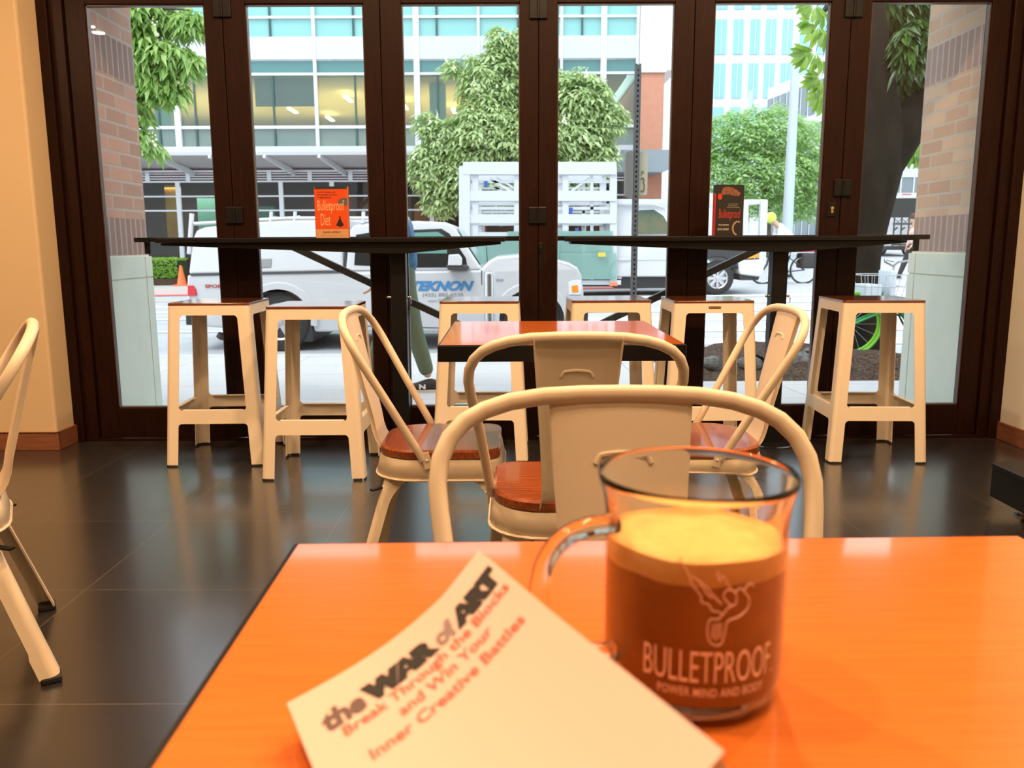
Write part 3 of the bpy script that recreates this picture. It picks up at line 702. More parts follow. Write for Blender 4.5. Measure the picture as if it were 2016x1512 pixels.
# ---------------------------------------------------------------- ground outside
def zg(x, y):
    P = [(4.4, -.02), (6.5, -.105), (9.2, -.17), (9.22, -.30), (10.2, -.265), (16, -.04), (24, -.04), (45, .50), (80, 1.4), (200, 4)]
    for (a, za), (b, zb) in zip(P, P[1:]):
        if y <= b: z = za + (zb-za)*(y-a)/(b-a); break
    else: z = P[-1][1]
    return z + .013*x*min(1, max(0, (y-10)/8))
def sheet(name, xs, ys, m, dz=0.0, kind='structure'):
    P = [[(x, y, zg(x, y)+dz) for x in xs] for y in ys]
    o = MB().grid(P).build(name, m, fix=True); 
    if kind: o['kind'] = kind
    return o
fr = lambda a, b, n: [a+(b-a)*i/n for i in range(n+1)]
side_m = brick_mat('sidewalk_concrete', (.50, .50, .50), (.46, .46, .46), (.30, .30, .30), 1.1, .75, 'XY', ms=.006, rough=.7, off=0)
asph = mat('pale_asphalt', (.42, .43, .46), .6, noise=(3, (.34, .36, .39), .7))
sheet('sidewalk', fr(-14, 14, 14), [4.46, 5.2, 6.5, 7.8, 9.05], side_m)
kb = MB().grid([[(x, y, zg(x, 9.0)+dz) for x in (-14, 0, 14)] for y, dz in ((9.05, 0), (9.06, .004), (9.22, .004), (9.24, -.16))]).build('curb', mat('curb_concrete', (.42, .42, .41), .8)); kb['kind'] = 'structure'
sheet('street', fr(-60, 120, 36), [9.22, 10.2, 12, 14, 16, 18, 21, 24, 32, 45, 80, 180], asph)
white = mat('road_paint', (.78, .78, .76), .6); yel = mat('yellow_road_paint', (.70, .50, .20), .6); redp = mat('red_curb_paint', (.75, .09, .08), .6)
mk = MB()
def stripe(mb, x0, x1, ya, yb):
    xs = fr(x0, x1, 8); mb.grid([[(x, y, zg(x, y)+.008) for x in xs] for y in (ya, yb)])
for ya, yb in ((12.0, 12.12), (13.6, 13.75), (14.6, 14.9), (15.6, 15.9)): stripe(mk, -14, -3.2, ya, yb)
for k in range(6): stripe(mk, 1.0, 9, 10.6+k*1.15, 11.1+k*1.15)
tagm = mk.build('road_marking', white); tagm['kind'] = 'structure'
o = MB(); stripe(o, -14, -2, 17.6, 17.8); o = o.build('road_marking', yel); o['kind'] = 'structure'
# far sidewalk with a red painted curb
P = [[(x, y, zg(x, 20.6)+dz) for x in fr(-14, 4.4, 6)] for y, dz in ((20.55, 0), (20.6, .14), (20.8, .15), (24.6, .2))]
o = MB().grid(P).build('far_sidewalk', mat('far_concrete', (.42, .40, .38), .8)); o['kind'] = 'structure'
o = MB(); xs = fr(-14, 3.6, 8); o.grid([[(x, y, zg(x, 20.3)+.01) for x in xs] for y in (19.9, 20.5)]); o = o.build('red_curb_strip', redp); o['kind'] = 'structure'

# ---------------------------------------------------------------- office building across the street
BY = 24.0
bt = thing('office_building', (-3.4, BY, -.4), 'teal glass office building with white panels and a brick end across the street', 'building')
BL = Vector(bt.location)
def bpart(mb, name, m, **k): mb.v = [(v[0]-BL.x, v[1]-BL.y, v[2]-BL.z) for v in mb.v]; return mb.build(name, m, bt, **k)
wp = mat('white_panel', (.52, .55, .61), .45); tealg = mat('teal_spandrel', (.05, .18, .18), .15, spec=.8); tealp = mat('pale_teal_glass', (.20, .46, .45), .2, spec=.7)
darkg = mat('dark_glass', (.02, .05, .05), .08, spec=.8); gm = mat('white_mullion', (.62, .66, .71), .4); sofm = mat('grey_soffit', (.42, .44, .46), .6)
Z = lambda py: at(700, py, BY).z
X = lambda px, py=200: at(px, py, BY).x
xl, xr = -14.5, X(1256)
def band(py0, py1, name, m, dy=0.0, x0=xl, x1=xr, d=.12): return bpart(MB().box((x0, BY+dy, Z(py1)), (x1, BY+dy+d, Z(py0))), name, m)
band(-150, 31, 'upper_glazing', tealp, .05); band(36, 71, 'upper_glazing', tealp, .05)
band(31, 36, 'mullion', gm, -.02); band(72, 117, 'white_panel_band', wp, -.03)
band(118, 143, 'spandrel_glass', tealg, .05); band(143, 148, 'mullion', gm, -.02); band(247, 253, 'mullion', gm, -.02)
win = pane_mat('office_pane', (.75, .88, .85), 1.5, body=(.35, .45, .42), amt=.10)
band(148, 247, 'window_glass', win, .05, d=.02); band(253, 287, 'window_glass', pane_mat('office_pane_low', (.55, .68, .66), 1.5, body=(.30, .40, .38), amt=.45), .05, d=.02)
band(288, 309, 'white_panel_band', wp, -.06)
vm = MB()
for px, wd in ((348, .16), (485, .07), (623, .09), (822, .16), (943, .07), (1105, .07), (1187, .16), (1253, .08)): x = X(px); vm.box((x-wd/2, BY-.05, Z(300)), (x+wd/2, BY+.06, Z(-150)))
for px in (-40, 120, 220): x = X(px); vm.box((x-.05, BY-.05, Z(300)), (x+.05, BY+.06, Z(-150)))
bpart(vm, 'white_mullions', gm)
vm = MB()
for px in (310, 383, 538, 700, 862, 1020, 1145): x = X(px); vm.box((x-.025, BY-.005, Z(71)), (x+.025, BY+.045, Z(-150))); vm.box((x-.025, BY+.0, Z(287)), (x+.025, BY+.045, Z(148)))
bpart(vm, 'dark_mullions', mat('dark_mullion', (.03, .08, .08), .4))
# office interior behind the middle windows
tan_in = mat('office_ceiling', (.62, .50, .26), .8); bpart(MB().box((xl, BY+.2, Z(150)), (xr-.3, BY+9, Z(146))), 'office_ceiling', tan_in)
bpart(MB().box((xl, BY+.2, Z(300)), (xr-.3, BY+9, Z(290))), 'office_floor', mat('office_floor', (.25, .2, .15), .8))
bpart(MB().box((xl, BY+9, Z(290)), (xr-.3, BY+9.1, Z(146))), 'office_wall', mat('office_wall', (.30, .20, .10), .8))
cm_ = MB()
for x in (-10.3, -8.2, -2.35): cm_.box((x, BY+1.0, Z(290)), (x+.45, BY+1.4, Z(150)))
bpart(cm_, 'office_column', mat('office_column', (.30, .50, .47), .6))
bl_ = MB().box((X(492)+.05, BY+.35, Z(205)), (X(618)-.05, BY+.38, Z(150))).box((X(492)+.05, BY+.3, Z(287)), (X(600), BY+.33, Z(257)))
bpart(bl_, 'roller_blind', mat('roller_blind', (.17, .18, .16), .8))
dk = MB()
for i in range(9):
    x = -11.6+i*1.55; dk.box((x, BY+5, Z(290)), (x+1.1, BY+5.6, Z(232)+.1*(i % 3)))
bpart(dk, 'office_partition', mat('office_partition', (.22, .24, .20), .8))
lampm = mat('office_lamp', (1, .9, .7), .5, emis=(1, .78, .40), estr=9)
lm = MB()
for x, y, z in [(-10.8, 3, .22), (-9.3, 5, .22), (-7.2, 4.5, .22), (-5.0, 2.6, .18), (-4.2, 5.5, .2), (-3.4, 3.6, .25), (-1.9, 4.8, .2), (-.9, 3.0, .25), (.5, 4.5, .2), (2.2, 5, .2), (-6.4, 6.5, .2)]: lm.box((x-.06, BY+y-.5, Z(147)-z-.05), (x+.06, BY+y+.5, Z(147)-z))
bpart(lm, 'office_light', lampm)
for x in (-10, -5.5, -1.2):
    l = bpy.data.lights.new('office_light', 'AREA'); l.shape = 'RECTANGLE'; l.size = 4; l.size_y = 5; l.energy = 150; l.color = (1, .68, .30)
    lo = bpy.data.objects.new('office_light', l); COL.objects.link(lo); lo.parent = bt; lo.location = (x-BL.x, 4.5, Z(200)-.9-BL.z); lo.rotation_euler = (PI, 0, 0)
# canopy, louvres and shop fronts
cp = MB(); cp.prism([(BY-1.8, Z(311)-.02), (BY+.1, Z(311)-.02), (BY+.1, Z(330)), (BY-1.8, Z(311)-.10)], lambda a, b: (xl, a, b), lambda a, b: (X(1010), a, b)); bpart(cp, 'canopy', sofm)
cb = MB()
for i in range(12): x = -13.5+i*1.42; cb.bar((x, BY-1.8, Z(311)-.10), (x+.3, BY+.05, Z(341)), .07, .14)
bpart(cb, 'canopy_bracket', gm)
lv = MB(); lv.box((xl, BY, Z(338)), (xr, BY+.1, Z(334))).box((xl, BY-.02, Z(358)), (xr, BY+.1, Z(355)))
for k in range(3): lv.box((xl, BY+.02, Z(342+k*5)), (xr, BY+.06, Z(340+k*5)))
for px in range(290, 1250, 80): lv.box((X(px, 350)-.06, BY-.01, Z(357)), (X(px, 350)+.06, BY+.08, Z(334)))
bpart(lv, 'louvres', gm); band(310, 357, 'fascia_wall', mat('maroon_wall', (.20, .10, .11), .7), .10)
sh = MB()
for py in (384, 412): sh.box((xl, BY, Z(py+3)), (xr, BY+.08, Z(py)))
for px in (353, 450, 555, 655, 755, 850, 950, 1050, 1150): sh.box((X(px, 420)-.06, BY-.01, -.4), (X(px, 420)+.06, BY+.09, Z(356)))
bpart(sh, 'shop_mullions', gm)
band(357, 640, 'shop_glass', pane_mat('shop_pane', (.80, .88, .88), 1.25, body=(.05, .06, .06), amt=.10), .06, d=.02)
bpart(MB().box((xl, BY+3, -.4), (xr, BY+3.1, Z(340))), 'shop_back_wall', mat('shop_back', (.06, .02, .02), .8, noise=(.8, (.03, .03, .03), .9)))
rq = random.Random(12); dcol = [mat('shop_brown', (.22, .08, .04), .7), mat('shop_teal', (.05, .20, .19), .5), mat('shop_maroon', (.16, .045, .05), .7), mat('shop_grey', (.20, .20, .19), .6)]
for k in range(16):
    x = X(330)+k*.82; y = BY+1.0+rq.random()*1.5; bpart(MB().box((x, y, -.2), (x+.35+.4*rq.random(), y+.2, 1.0+2.2*rq.random())), 'shop_display', dcol[rq.randrange(4)])
for x in (-9.5, -4.5, .5):  # added lamps without fixtures, to brighten the dark shop interior
    l = bpy.data.lights.new('shop_fill_light', 'AREA'); l.size = 1.5; l.energy = 90; l.color = (1, .72, .5)
    lo = bpy.data.objects.new('shop_fill_light', l); COL.objects.link(lo); lo.parent = bt; lo.location = (x-BL.x, 1.2, 2.7-BL.z)
bpart(MB().box((X(297), BY+.5, Z(470)), (X(322), BY+.56, Z(360))), 'shop_banner', mat('amber_banner', (.45, .17, .03), .7, noise=(2, (.6, .35, .04), .8)))
bkm = mat('far_brick', (.52, .24, .16), .85, noise=(8, (.46, .20, .13), .5))
bpart(MB().box((X(1257)+.01, BY-.3, -.4), (X(1303), BY+6, Z(150))), 'brick_end', bkm); bpart(MB().box((X(1255), BY-.36, Z(150)), (X(1306), BY+6, Z(144))), 'brick_coping', mat('coping', (.55, .52, .48), .7))
bpart(MB().prism([(X(1150, 330), Z(309)), (X(1345, 330), Z(309)), (X(1345, 330), Z(325)), (X(1285, 330), Z(350)), (X(1150, 330), Z(350))], lambda a, b: (a, BY-1.5, b), lambda a, b: (a, BY-.4, b)), 'entry_canopy', mat('canopy_grey', (.23, .27, .31), .5))
bpart(MB().box((X(1257), BY-.2, Z(143)), (X(1330), BY+5, Z(-150))), 'upper_white_wall', mat('white_render', (.86, .88, .90), .7))

# ---------------------------------------------------------------- far tower and side block
TY = 92.0
tw = thing('office_tower', tuple(Vector((at(1500, 300, TY).x, TY, 1.2))), 'white office tower in haze-paled colours with rows of tall light blue windows far behind the trees', 'building')
TL_ = Vector(tw.location); tm_ = mat('tower_stone_hazed', (.60, .66, .70), .7); tg = mat('tower_glass_hazed', (.22, .46, .56), .25, spec=.6)  # distance haze is put into the pale wall and window colours
def tpart(mb, name, m, par=None): mb.v = [(v[0]-TL_.x, v[1]-TL_.y, v[2]-TL_.z) for v in mb.v]; return mb.build(name, m, par or tw)
def TX(px): return at(px, 120, TY).x
def TZz(py): return at(1500, py, TY).z
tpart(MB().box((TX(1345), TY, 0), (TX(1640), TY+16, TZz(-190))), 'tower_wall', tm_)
for r, (a, b) in enumerate(((-150, -80), (-62, 18), (38, 107), (125, 193), (211, 280))):
    for c, (p, q) in enumerate(((1371, 1391), (1407, 1428), (1442, 1461), (1475, 1493), (1505, 1525), (1538, 1557), (1572, 1590), (1606, 1624))):
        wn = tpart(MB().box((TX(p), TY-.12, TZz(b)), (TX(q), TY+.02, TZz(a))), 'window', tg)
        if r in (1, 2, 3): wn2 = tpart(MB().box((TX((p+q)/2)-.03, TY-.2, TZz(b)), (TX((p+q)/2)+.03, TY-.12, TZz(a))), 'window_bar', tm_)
SY = 58.0
sb = thing('grey_office_block', (at(1560, 300, SY).x, SY, 1), 'low grey glass block with slanting roofline behind the round green tree', 'building', kind=None)
SL = Vector(sb.location)
def spart(mb, name, m): mb.v = [(v[0]-SL.x, v[1]-SL.y, v[2]-SL.z) for v in mb.v]; return mb.build(name, m, sb)
a = at(1512, 175, 92-20); b = at(1700, 60, 58); gl_m = mat('block_wall', (.52, .58, .62), .5)
P = MB(); dr = Vector((b.x-a.x, b.y-a.y, 0)); nrm = Vector((-dr.y, dr.x, 0)).normalized()
spart(P.add([(a.x, a.y, 0), (b.x, b.y, 0), (b.x, b.y, a.z), (a.x, a.y, a.z), (a.x+8, a.y+8, 0), (b.x+9, b.y+9, 0), (b.x+9, b.y+9, a.z), (a.x+8, a.y+8, a.z)], [(0,1,2,3),(4,7,6,5),(3,2,6,7),(0,3,7,4),(1,5,6,2)]), 'block_wall', gl_m)
g2 = MB(); wdark = mat('block_glass', (.10, .15, .18), .15); L = dr.length
for i in range(12):
    for k in range(4):
        p = Vector((a.x, a.y, 0)) + dr*((i+.12)/12); q = Vector((a.x, a.y, 0)) + dr*((i+.88)/12); z1 = a.z-.9-k*3.0; z0 = z1-2.3
        o2 = -nrm*.06 if (-nrm).y < 0 else nrm*.06
        g2.add([(p.x+o2.x, p.y+o2.y, z0), (q.x+o2.x, q.y+o2.y, z0), (q.x+o2.x, q.y+o2.y, z1), (p.x+o2.x, p.y+o2.y, z1), (p.x, p.y, z0), (q.x, q.y, z0), (q.x, q.y, z1), (p.x, p.y, z1)], [(0,1,2,3),(4,7,6,5),(0,4,5,1),(3,2,6,7),(0,3,7,4),(1,5,6,2)])
spart(g2, 'block_windows', wdark)

# ---------------------------------------------------------------- trees
def leaves(mb, clumps, n, size, rng, leaflets=5, droop=.5, shell=.75, cup=.25):
    tot = sum(c[1][0]*c[1][2] for c in clumps)
    for c, r in clumps:
        k = max(3, int(n*r[0]*r[2]/tot))
        for _ in range(k):
            while True:
                d = Vector((rng.gauss(0, 1), rng.gauss(0, 1), rng.gauss(0, 1)))
                if d.length > .1: break
            d.normalize(); q = shell + (1-shell)*rng.random() if rng.random() < .8 else rng.random()
            q *= 1+.12*math.sin(d.x*7+d.z*9+c[0])
            p = Vector((c[0]+d.x*r[0]*q, c[1]+d.y*r[1]*q, c[2]+d.z*r[2]*q))
            up = (Vector((d.x*.6, d.y*.6, .7+.3*rng.random())) + Vector((rng.uniform(-.4, .4), rng.uniform(-.4, .4), 0))).normalized()
            a0 = rng.random()*2*PI; t = up.orthogonal().normalized(); b = up.cross(t)
            s = size*(.7+.6*rng.random())
            for m in range(leaflets):
                a = a0 + m*2*PI/leaflets*(.85 if leaflets > 4 else 1); dr = t*math.cos(a)+b*math.sin(a); sd = up.cross(dr)
                l = s*(.8+.4*rng.random()); wd = l*.21
                e = p+dr*l*.55 - Vector((0, 0, droop*l*.15)); f = p+dr*l - Vector((0, 0, droop*l*.6)); g = p+dr*l*.15
                mb.add([g, e-sd*wd*.9+up*cup*wd, f, e+sd*wd*.9+up*cup*wd], [(0, 1, 2, 3)])
def tree(name, label, base, trunk, clumps, n, size, lm, bark, leaflets=5, seed=1, droop=.5, blossoms=0, group=None):
    t = thing(name, tuple(base), label, 'tree', group=group); B = Vector(base); rng = random.Random(seed)
    tb_ = MB()
    for pts, rs in trunk: tb_.tube([Vector(p)-B for p in pts], rs, 12)
    tb_.build('trunk', bark, t, smooth=True)
    mb = MB(); leaves(mb, [((c[0]-B.x, c[1]-B.y, c[2]-B.z), r) for c, r in clumps], n, size, rng, leaflets, droop)
    mb.build('foliage', lm, t, fix=False)
    if blossoms:
        bb = MB()
        for _ in range(blossoms):
            c, r = rng.choice(clumps); a = rng.uniform(PI*1.1, PI*1.9); h = rng.uniform(-.2, .8)
            p = Vector((c[0]+math.cos(a)*r[0]*.95, c[1]+math.sin(a)*r[1]*.95, c[2]+h*r[2]))-B
            for k in range(9): bb.ball(p+Vector((rng.uniform(-.03, .03), rng.uniform(-.03, .03), k*.028)), .03*(1-k/11), n=4)
        bb.build('blossoms', mat('blossom_'+name, (.80, .80, .60), .8), t, fix=False)
    return t
bark = mat('bark', (.10, .085, .07), .9, noise=(7, (.045, .04, .035), .9, (3, 3, .6)), bump=1.0)
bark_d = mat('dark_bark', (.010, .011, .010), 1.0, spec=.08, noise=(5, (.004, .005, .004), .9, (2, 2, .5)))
lf_mid = leaf_mat('chestnut_leaf', (.20, .38, .08), (.46, .64, .20)); lf_hazed = leaf_mat('hazed_chestnut_leaf', (.36, .50, .20), (.64, .76, .42)); lf_dark = leaf_mat('shaded_leaf', (.025, .06, .012), (.09, .20, .03), .35); lf_bright = leaf_mat('bright_leaf', (.16, .36, .03), (.36, .62, .08), .6)  # haze glare put into the pale leaf colour, shade into the dark one
lf_fine = leaf_mat('fine_leaf', (.26, .48, .16), (.50, .72, .30), .5)
def C(px, py, Y, rx, ry, rz=None, S=None):
    """clump centred on a pixel at distance Y with radii in metres"""
    return (tuple(at(px, py, Y)), (rx, rz or rx, ry))
Yb = 21.6; s = Yb/FPX
def cl(lst, Y, dr=.8): return [C(px, py, Y+dy, rx*Y/FPX, ry*Y/FPX, max(rx, ry)*Y/FPX*dr) for px, py, rx, ry, dy in lst]
bx_ = at(1065, 560, Yb); bx_.z = zg(bx_.x, Yb)+.15
tree('street_tree', 'leafy pale green chestnut tree with cream blossoms in front of the office building', bx_, [([bx_, (bx_.x, Yb, 1.8), (bx_.x-.1, Yb, 4.6)], [.17, .13, .05]), ([(bx_.x, Yb, 1.5), at(960, 330, Yb)], [.09, .03]), ([(bx_.x, Yb, 1.9), at(1150, 260, Yb)], [.08, .03])],
     cl([(965, 175, 62, 70, 0), (1030, 130, 55, 62, .3), (985, 85, 30, 30, 0), (890, 135, 22, 14, 0), (1080, 200, 75, 70, .4), (1150, 190, 55, 50, 0), (1195, 235, 38, 42, 0), (1130, 270, 65, 50, 0), (1040, 280, 75, 60, -.3), (950, 260, 62, 60, -.3), (880, 280, 50, 45, 0), (845, 330, 45, 50, 0), (870, 390, 42, 35, 0), (930, 350, 60, 60, -.2), (1000, 380, 70, 50, 0), (1100, 350, 80, 50, 0), (1180, 310, 42, 30, 0), (840, 245, 22, 22, 0)], Yb, .5), 6200, .20, lf_hazed, bark, seed=3, blossoms=26)
Ya = 12.0; ba = at(120, 560, Ya); ba.z = zg(ba.x, Ya)
tree('street_tree', 'chestnut tree whose branches hang beside the left brick pier', ba, [([ba, (ba.x, Ya, 2), (ba.x+.1, Ya, 5)], [.2, .16, .06]), ([(ba.x, Ya, 2.6), at(230, 120, Ya), at(345, 130, Ya)], [.09, .05, .015]), ([(ba.x, Ya, 2.2), at(230, 220, Ya), at(290, 260, Ya)], [.06, .03, .01]), ([(ba.x, Ya, 3.6), at(250, 10, Ya), at(380, 20, Ya)], [.08, .04, .01])],
     cl([(270, 30, 50, 35, 0), (330, 35, 45, 30, .3), (375, 45, 28, 22, 0), (285, 105, 45, 38, 0), (335, 115, 42, 32, 0), (372, 120, 26, 22, 0), (300, 165, 32, 34, 0), (338, 170, 22, 28, 0), (268, 150, 22, 30, 0), (275, 215, 12, 32, 0), (285, 275, 20, 22, 0), (308, 295, 12, 10, 0), (230, 60, 60, 60, .2), (215, 180, 45, 70, .2)], Ya, .9), 1750, .155, lf_mid, bark, seed=5, droop=1.0, blossoms=7)
Yc = 37.0; bc = at(1505, 480, Yc); bc.z = zg(bc.x, Yc)
tree('street_tree', 'round bright green tree in the distance to the right of the cookbook pillar', bc, [([bc, (bc.x, Yc, 2.4), (bc.x, Yc, 5)], [.3, .24, .1])],
     cl([(1430, 275, 50, 50, 0), (1480, 262, 52, 48, -.5), (1535, 262, 52, 50, -.5), (1585, 285, 42, 50, 0), (1430, 340, 50, 45, 0), (1490, 345, 60, 60, -.5), (1550, 350, 60, 55, -.5), (1600, 350, 30, 50, 0), (1470, 400, 55, 35, 0), (1540, 410, 55, 30, 0), (1590, 400, 30, 35, 0), (1375, 300, 40, 60, 1)], Yc), 7500, .24, lf_fine, bark, leaflets=3, seed=8, droop=.2)
Yd = 8.75
def V(px, py, Y=Yd): return tuple(at(px, py, Y))
bd = at(1668, 640, Yd); bd.z = zg(bd.x, Yd)
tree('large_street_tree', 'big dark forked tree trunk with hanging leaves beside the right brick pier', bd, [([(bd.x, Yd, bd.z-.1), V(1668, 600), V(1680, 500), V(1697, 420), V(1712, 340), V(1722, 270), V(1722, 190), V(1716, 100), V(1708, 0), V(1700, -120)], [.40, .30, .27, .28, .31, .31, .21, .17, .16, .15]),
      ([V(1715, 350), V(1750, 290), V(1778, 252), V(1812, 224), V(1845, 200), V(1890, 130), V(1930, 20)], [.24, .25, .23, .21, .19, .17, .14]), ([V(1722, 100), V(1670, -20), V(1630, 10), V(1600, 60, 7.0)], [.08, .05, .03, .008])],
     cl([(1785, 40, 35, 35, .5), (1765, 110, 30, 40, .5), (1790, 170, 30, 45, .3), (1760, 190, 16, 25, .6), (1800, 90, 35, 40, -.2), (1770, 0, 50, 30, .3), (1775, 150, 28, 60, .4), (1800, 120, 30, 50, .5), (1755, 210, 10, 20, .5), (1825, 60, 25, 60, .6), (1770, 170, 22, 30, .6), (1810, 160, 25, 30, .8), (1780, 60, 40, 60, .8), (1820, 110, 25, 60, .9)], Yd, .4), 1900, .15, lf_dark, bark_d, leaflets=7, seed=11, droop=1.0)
T4 = [o for o in COL.objects if o.name == 'large_street_tree'][0]; B4 = Vector(T4.location)
hang = MB(); rng = random.Random(4)
tw_ = MB()
def palm(px, py, Y, size, ang):
    p = at(px, py, Y)-B4; tw_.tube([p, p+Vector((.03, .02, .10)), p+Vector((.10, .06, .16))], [.002, .003, .004], 5)
    for k in range(6):
        a = math.radians(ang + (k-2.5)*23); l = size*(1-.08*abs(k-2.5)); dr = Vector((math.sin(a), rng.uniform(-.25, .25), -math.cos(a)*.9)).normalized(); sd = Vector((dr.z, 0, -dr.x)).normalized(); w_ = l*.135
        e1 = p+dr*l*.4; e2 = p+dr*l*.72; f = p+dr*l
        nf = Vector((0, -1, 0))*w_*.3
        hang.add([p+dr*.02, e1-sd*w_*.7+nf, e2-sd*w_+nf, f, e2+sd*w_+nf, e1+sd*w_*.7+nf, e1, e2], [(0, 1, 6), (1, 2, 7, 6), (2, 3, 7), (0, 6, 5), (6, 7, 4, 5), (7, 3, 4)])
for px, py, sz, an in ((1605, 8, .16, -20), (1622, 20, .15, 10), (1590, 4, .12, -50), (1612, 48, .19, -25), (1625, 60, .16, 10), (1600, 40, .13, -60), (1607, 100, .20, -45), (1590, 105, .16, -70), (1620, 112, .15, 0), (1618, 150, .16, -60), (1625, 165, .16, -20), (1605, 160, .12, -75), (1615, 185, .15, -30), (1628, 205, .13, 0)): palm(px, py, 6.4, sz, an)
for px, py, sz, an in ((1790, 275, .20, -10), (1802, 262, .18, 10), (1775, 292, .16, -40), (1812, 280, .20, 5), (1795, 300, .17, -20), (1780, 310, .16, -30), (1815, 310, .16, 0), (1805, 295, .2, 10)): palm(px, py, 9.4, sz*1.15, an)
tw_.build('twigs', bark, T4); hang.build('hanging_leaves', lf_bright, T4, fix=False)

# planting bed at the foot of the big tree
mul = mat('mulch', (.10, .065, .045), .95, spec=.1, noise=(38, (.02, .016, .014), .95), bump=1.0); rng = random.Random(2)
bedm = MB(); rows = []
for j in range(13):
    r = []; y = 6.95+2.0*j/12
    for i in range(45):
        x = 1.45+2.9*i/44; e = min(1, j/2, (12-j)/2, i/2, (44-i)/2); r.append((x, y, zg(x, y) + e*(.10+.035*rng.random()+.07*math.sin(x*2.1+y))))
    rows.append(r)
o = bedm.grid(rows).build('planting_bed', mul, smooth=False); tag(o, 'rough brown mulch bed with stones round the foot of the big tree', 'planting bed')
for i, (px, py, Y, s_) in enumerate(((1400, 690, 7.35, .10), (1480, 688, 7.3, .12), (1585, 680, 7.4, .15), (1608, 660, 7.7, .17), (1540, 676, 7.6, .10))):
    c = at(px, py, Y); st = MB(); r_ = random.Random(i); rows = []
    for a in range(9):
        t_ = PI*a/8; rows.append([(s_*math.sin(t_)*math.cos(2*PI*k/10)*(1+.2*math.sin(k*1.7+i)), s_*.8*math.sin(t_)*math.sin(2*PI*k/10), s_*.6*math.cos(t_)*(1+.15*math.sin(k+i))) for k in range(11)])
    o = st.grid(rows).build('garden_rock', mat('rock_%d' % i, (.16, .16, .15), .9, noise=(20, (.05, .05, .05), .9)), smooth=False, loc=(c.x, c.y, zg(c.x, c.y)+.11)); tag(o, ['grey rock at the left end of the mulch bed', 'grey rock second from the left in the mulch bed', 'large grey rock in the mulch bed right of the counter post', 'largest dark rock at the foot of the big tree', 'small grey rock in the middle of the mulch bed'][i], 'rock', 'rocks in the mulch bed')

# hedge and cone by the far curb
hx0, hx1 = at(270, 530, 22.6).x, at(357, 530, 22.6).x; hz = zg(-9, 22)+.17
mb = MB(); rng = random.Random(9)
hd_ = thing('clipped_hedge', ((hx0+hx1)/2, 22.7, hz), 'clipped green hedge beside the orange cone across the street', 'hedge')
for _ in range(2200):
    f = rng.random(); x = rng.uniform((hx0-hx1)/2-1, (hx1-hx0)/2); y = rng.uniform(-.4, .4); z = rng.uniform(.18, .68)
    if f < .45: y = -.4
    elif f < .9: z = .68+rng.uniform(-.03, .03)
    d = Vector((rng.gauss(0, 1), rng.gauss(0, 1), rng.gauss(0, 1))).normalized()*.045; e = d.orthogonal().normalized()*.022
    mb.add([(x-d.x, y-d.y, z-d.z), (x+e.x, y+e.y, z+e.z), (x+d.x, y+d.y, z+d.z), (x-e.x, y-e.y, z-e.z)], [(0, 1, 2, 3)])
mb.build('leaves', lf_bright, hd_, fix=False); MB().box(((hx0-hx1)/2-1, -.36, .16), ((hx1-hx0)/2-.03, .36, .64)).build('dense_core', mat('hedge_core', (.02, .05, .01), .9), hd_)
MB().box(((hx0-hx1)/2-1.2, -.55, 0), ((hx1-hx0)/2+.1, .5, .16)).build('soil_bed', mul, hd_)
cn = at(358, 556, 21.9); o = thing('traffic_cone', (cn.x, 21.9, zg(cn.x, 20.6)+.165), 'small orange traffic cone beside the hedge across the street', 'cone'); om = mat('cone_orange', (.85, .14, .03), .5)
MB().box((-.17, -.17, 0), (.17, .17, .03)).build('cone_base', om, o); MB().lathe([(.13, .03), (.12, .05), (.028, .52), (.02, .525)], n=24).build('cone_body', om, o, smooth=True)
# ---------------------------------------------------------------- vehicles
carw = mat('car_white', (.50, .51, .53), .25, coat=.5); carg = mat('car_glass', (.010, .016, .016), .08, spec=.35); blkp = mat('black_plastic', (.02, .02, .022), .5); tyre = mat('tyre', (.02, .02, .02), .8)
alloy = mat('alloy', (.50, .50, .52), .35, metal=.7); redl = mat('tail_lamp', (.55, .01, .02), .2); amber = mat('amber_lamp', (.85, .28, .02), .3); clr = mat('lamp_clear', (.7, .72, .75), .1); gline = mat('panel_gap', (.05, .05, .055), .6)
def arch(cx, cy, r, n=14, a0=8): return [(cx+r*math.cos(math.radians(a)), cy-r*math.sin(math.radians(a))) for a in [a0+(180-2*a0)*k/n for k in range(n+1)]]
def wheel(par, x, y, z, r, wd=.22, side=-1, spokes=6):
    w_ = bpy.data.objects.new('wheel', None); COL.objects.link(w_); w_.parent = par; w_.location = (x, y, z)
    MB().lathe([(r*.62, -wd/2), (r*.90, -wd/2), (r*.98, -wd*.42), (r, -wd*.3), (r, wd*.3), (r*.98, wd*.42), (r*.9, wd/2), (r*.62, wd/2)], n=40, axis='Y', caps=False).build('tyre', tyre, w_, smooth=True)
    m = MB().lathe([(r*.64, side*wd*.46), (r*.56, side*wd*.40), (r*.54, side*wd*.1), (.0, side*wd*.12)], n=40, axis='Y', caps=False)
    for k in range(spokes):
        a = 2*PI*k/spokes; m.bar((r*.10*math.cos(a), side*wd*.36, r*.10*math.sin(a)), (r*.58*math.cos(a), side*wd*.38, r*.58*math.sin(a)), .03, r*.17)
    m.lathe([(0, side*wd*.50), (r*.12, side*wd*.48), (r*.17, side*wd*.34)], n=20, axis='Y', caps=False)
    m.build('rim', alloy, w_)
    return w_
PY0, PD = 10.2, 1.72
base = at(757, 690, PY0+.85); pk = thing('pickup_truck', (base.x, PY0+PD/2, zg(base.x, 10.6)), 'parked white pickup truck with canopy and blue TEKNON lettering on its door', 'truck')
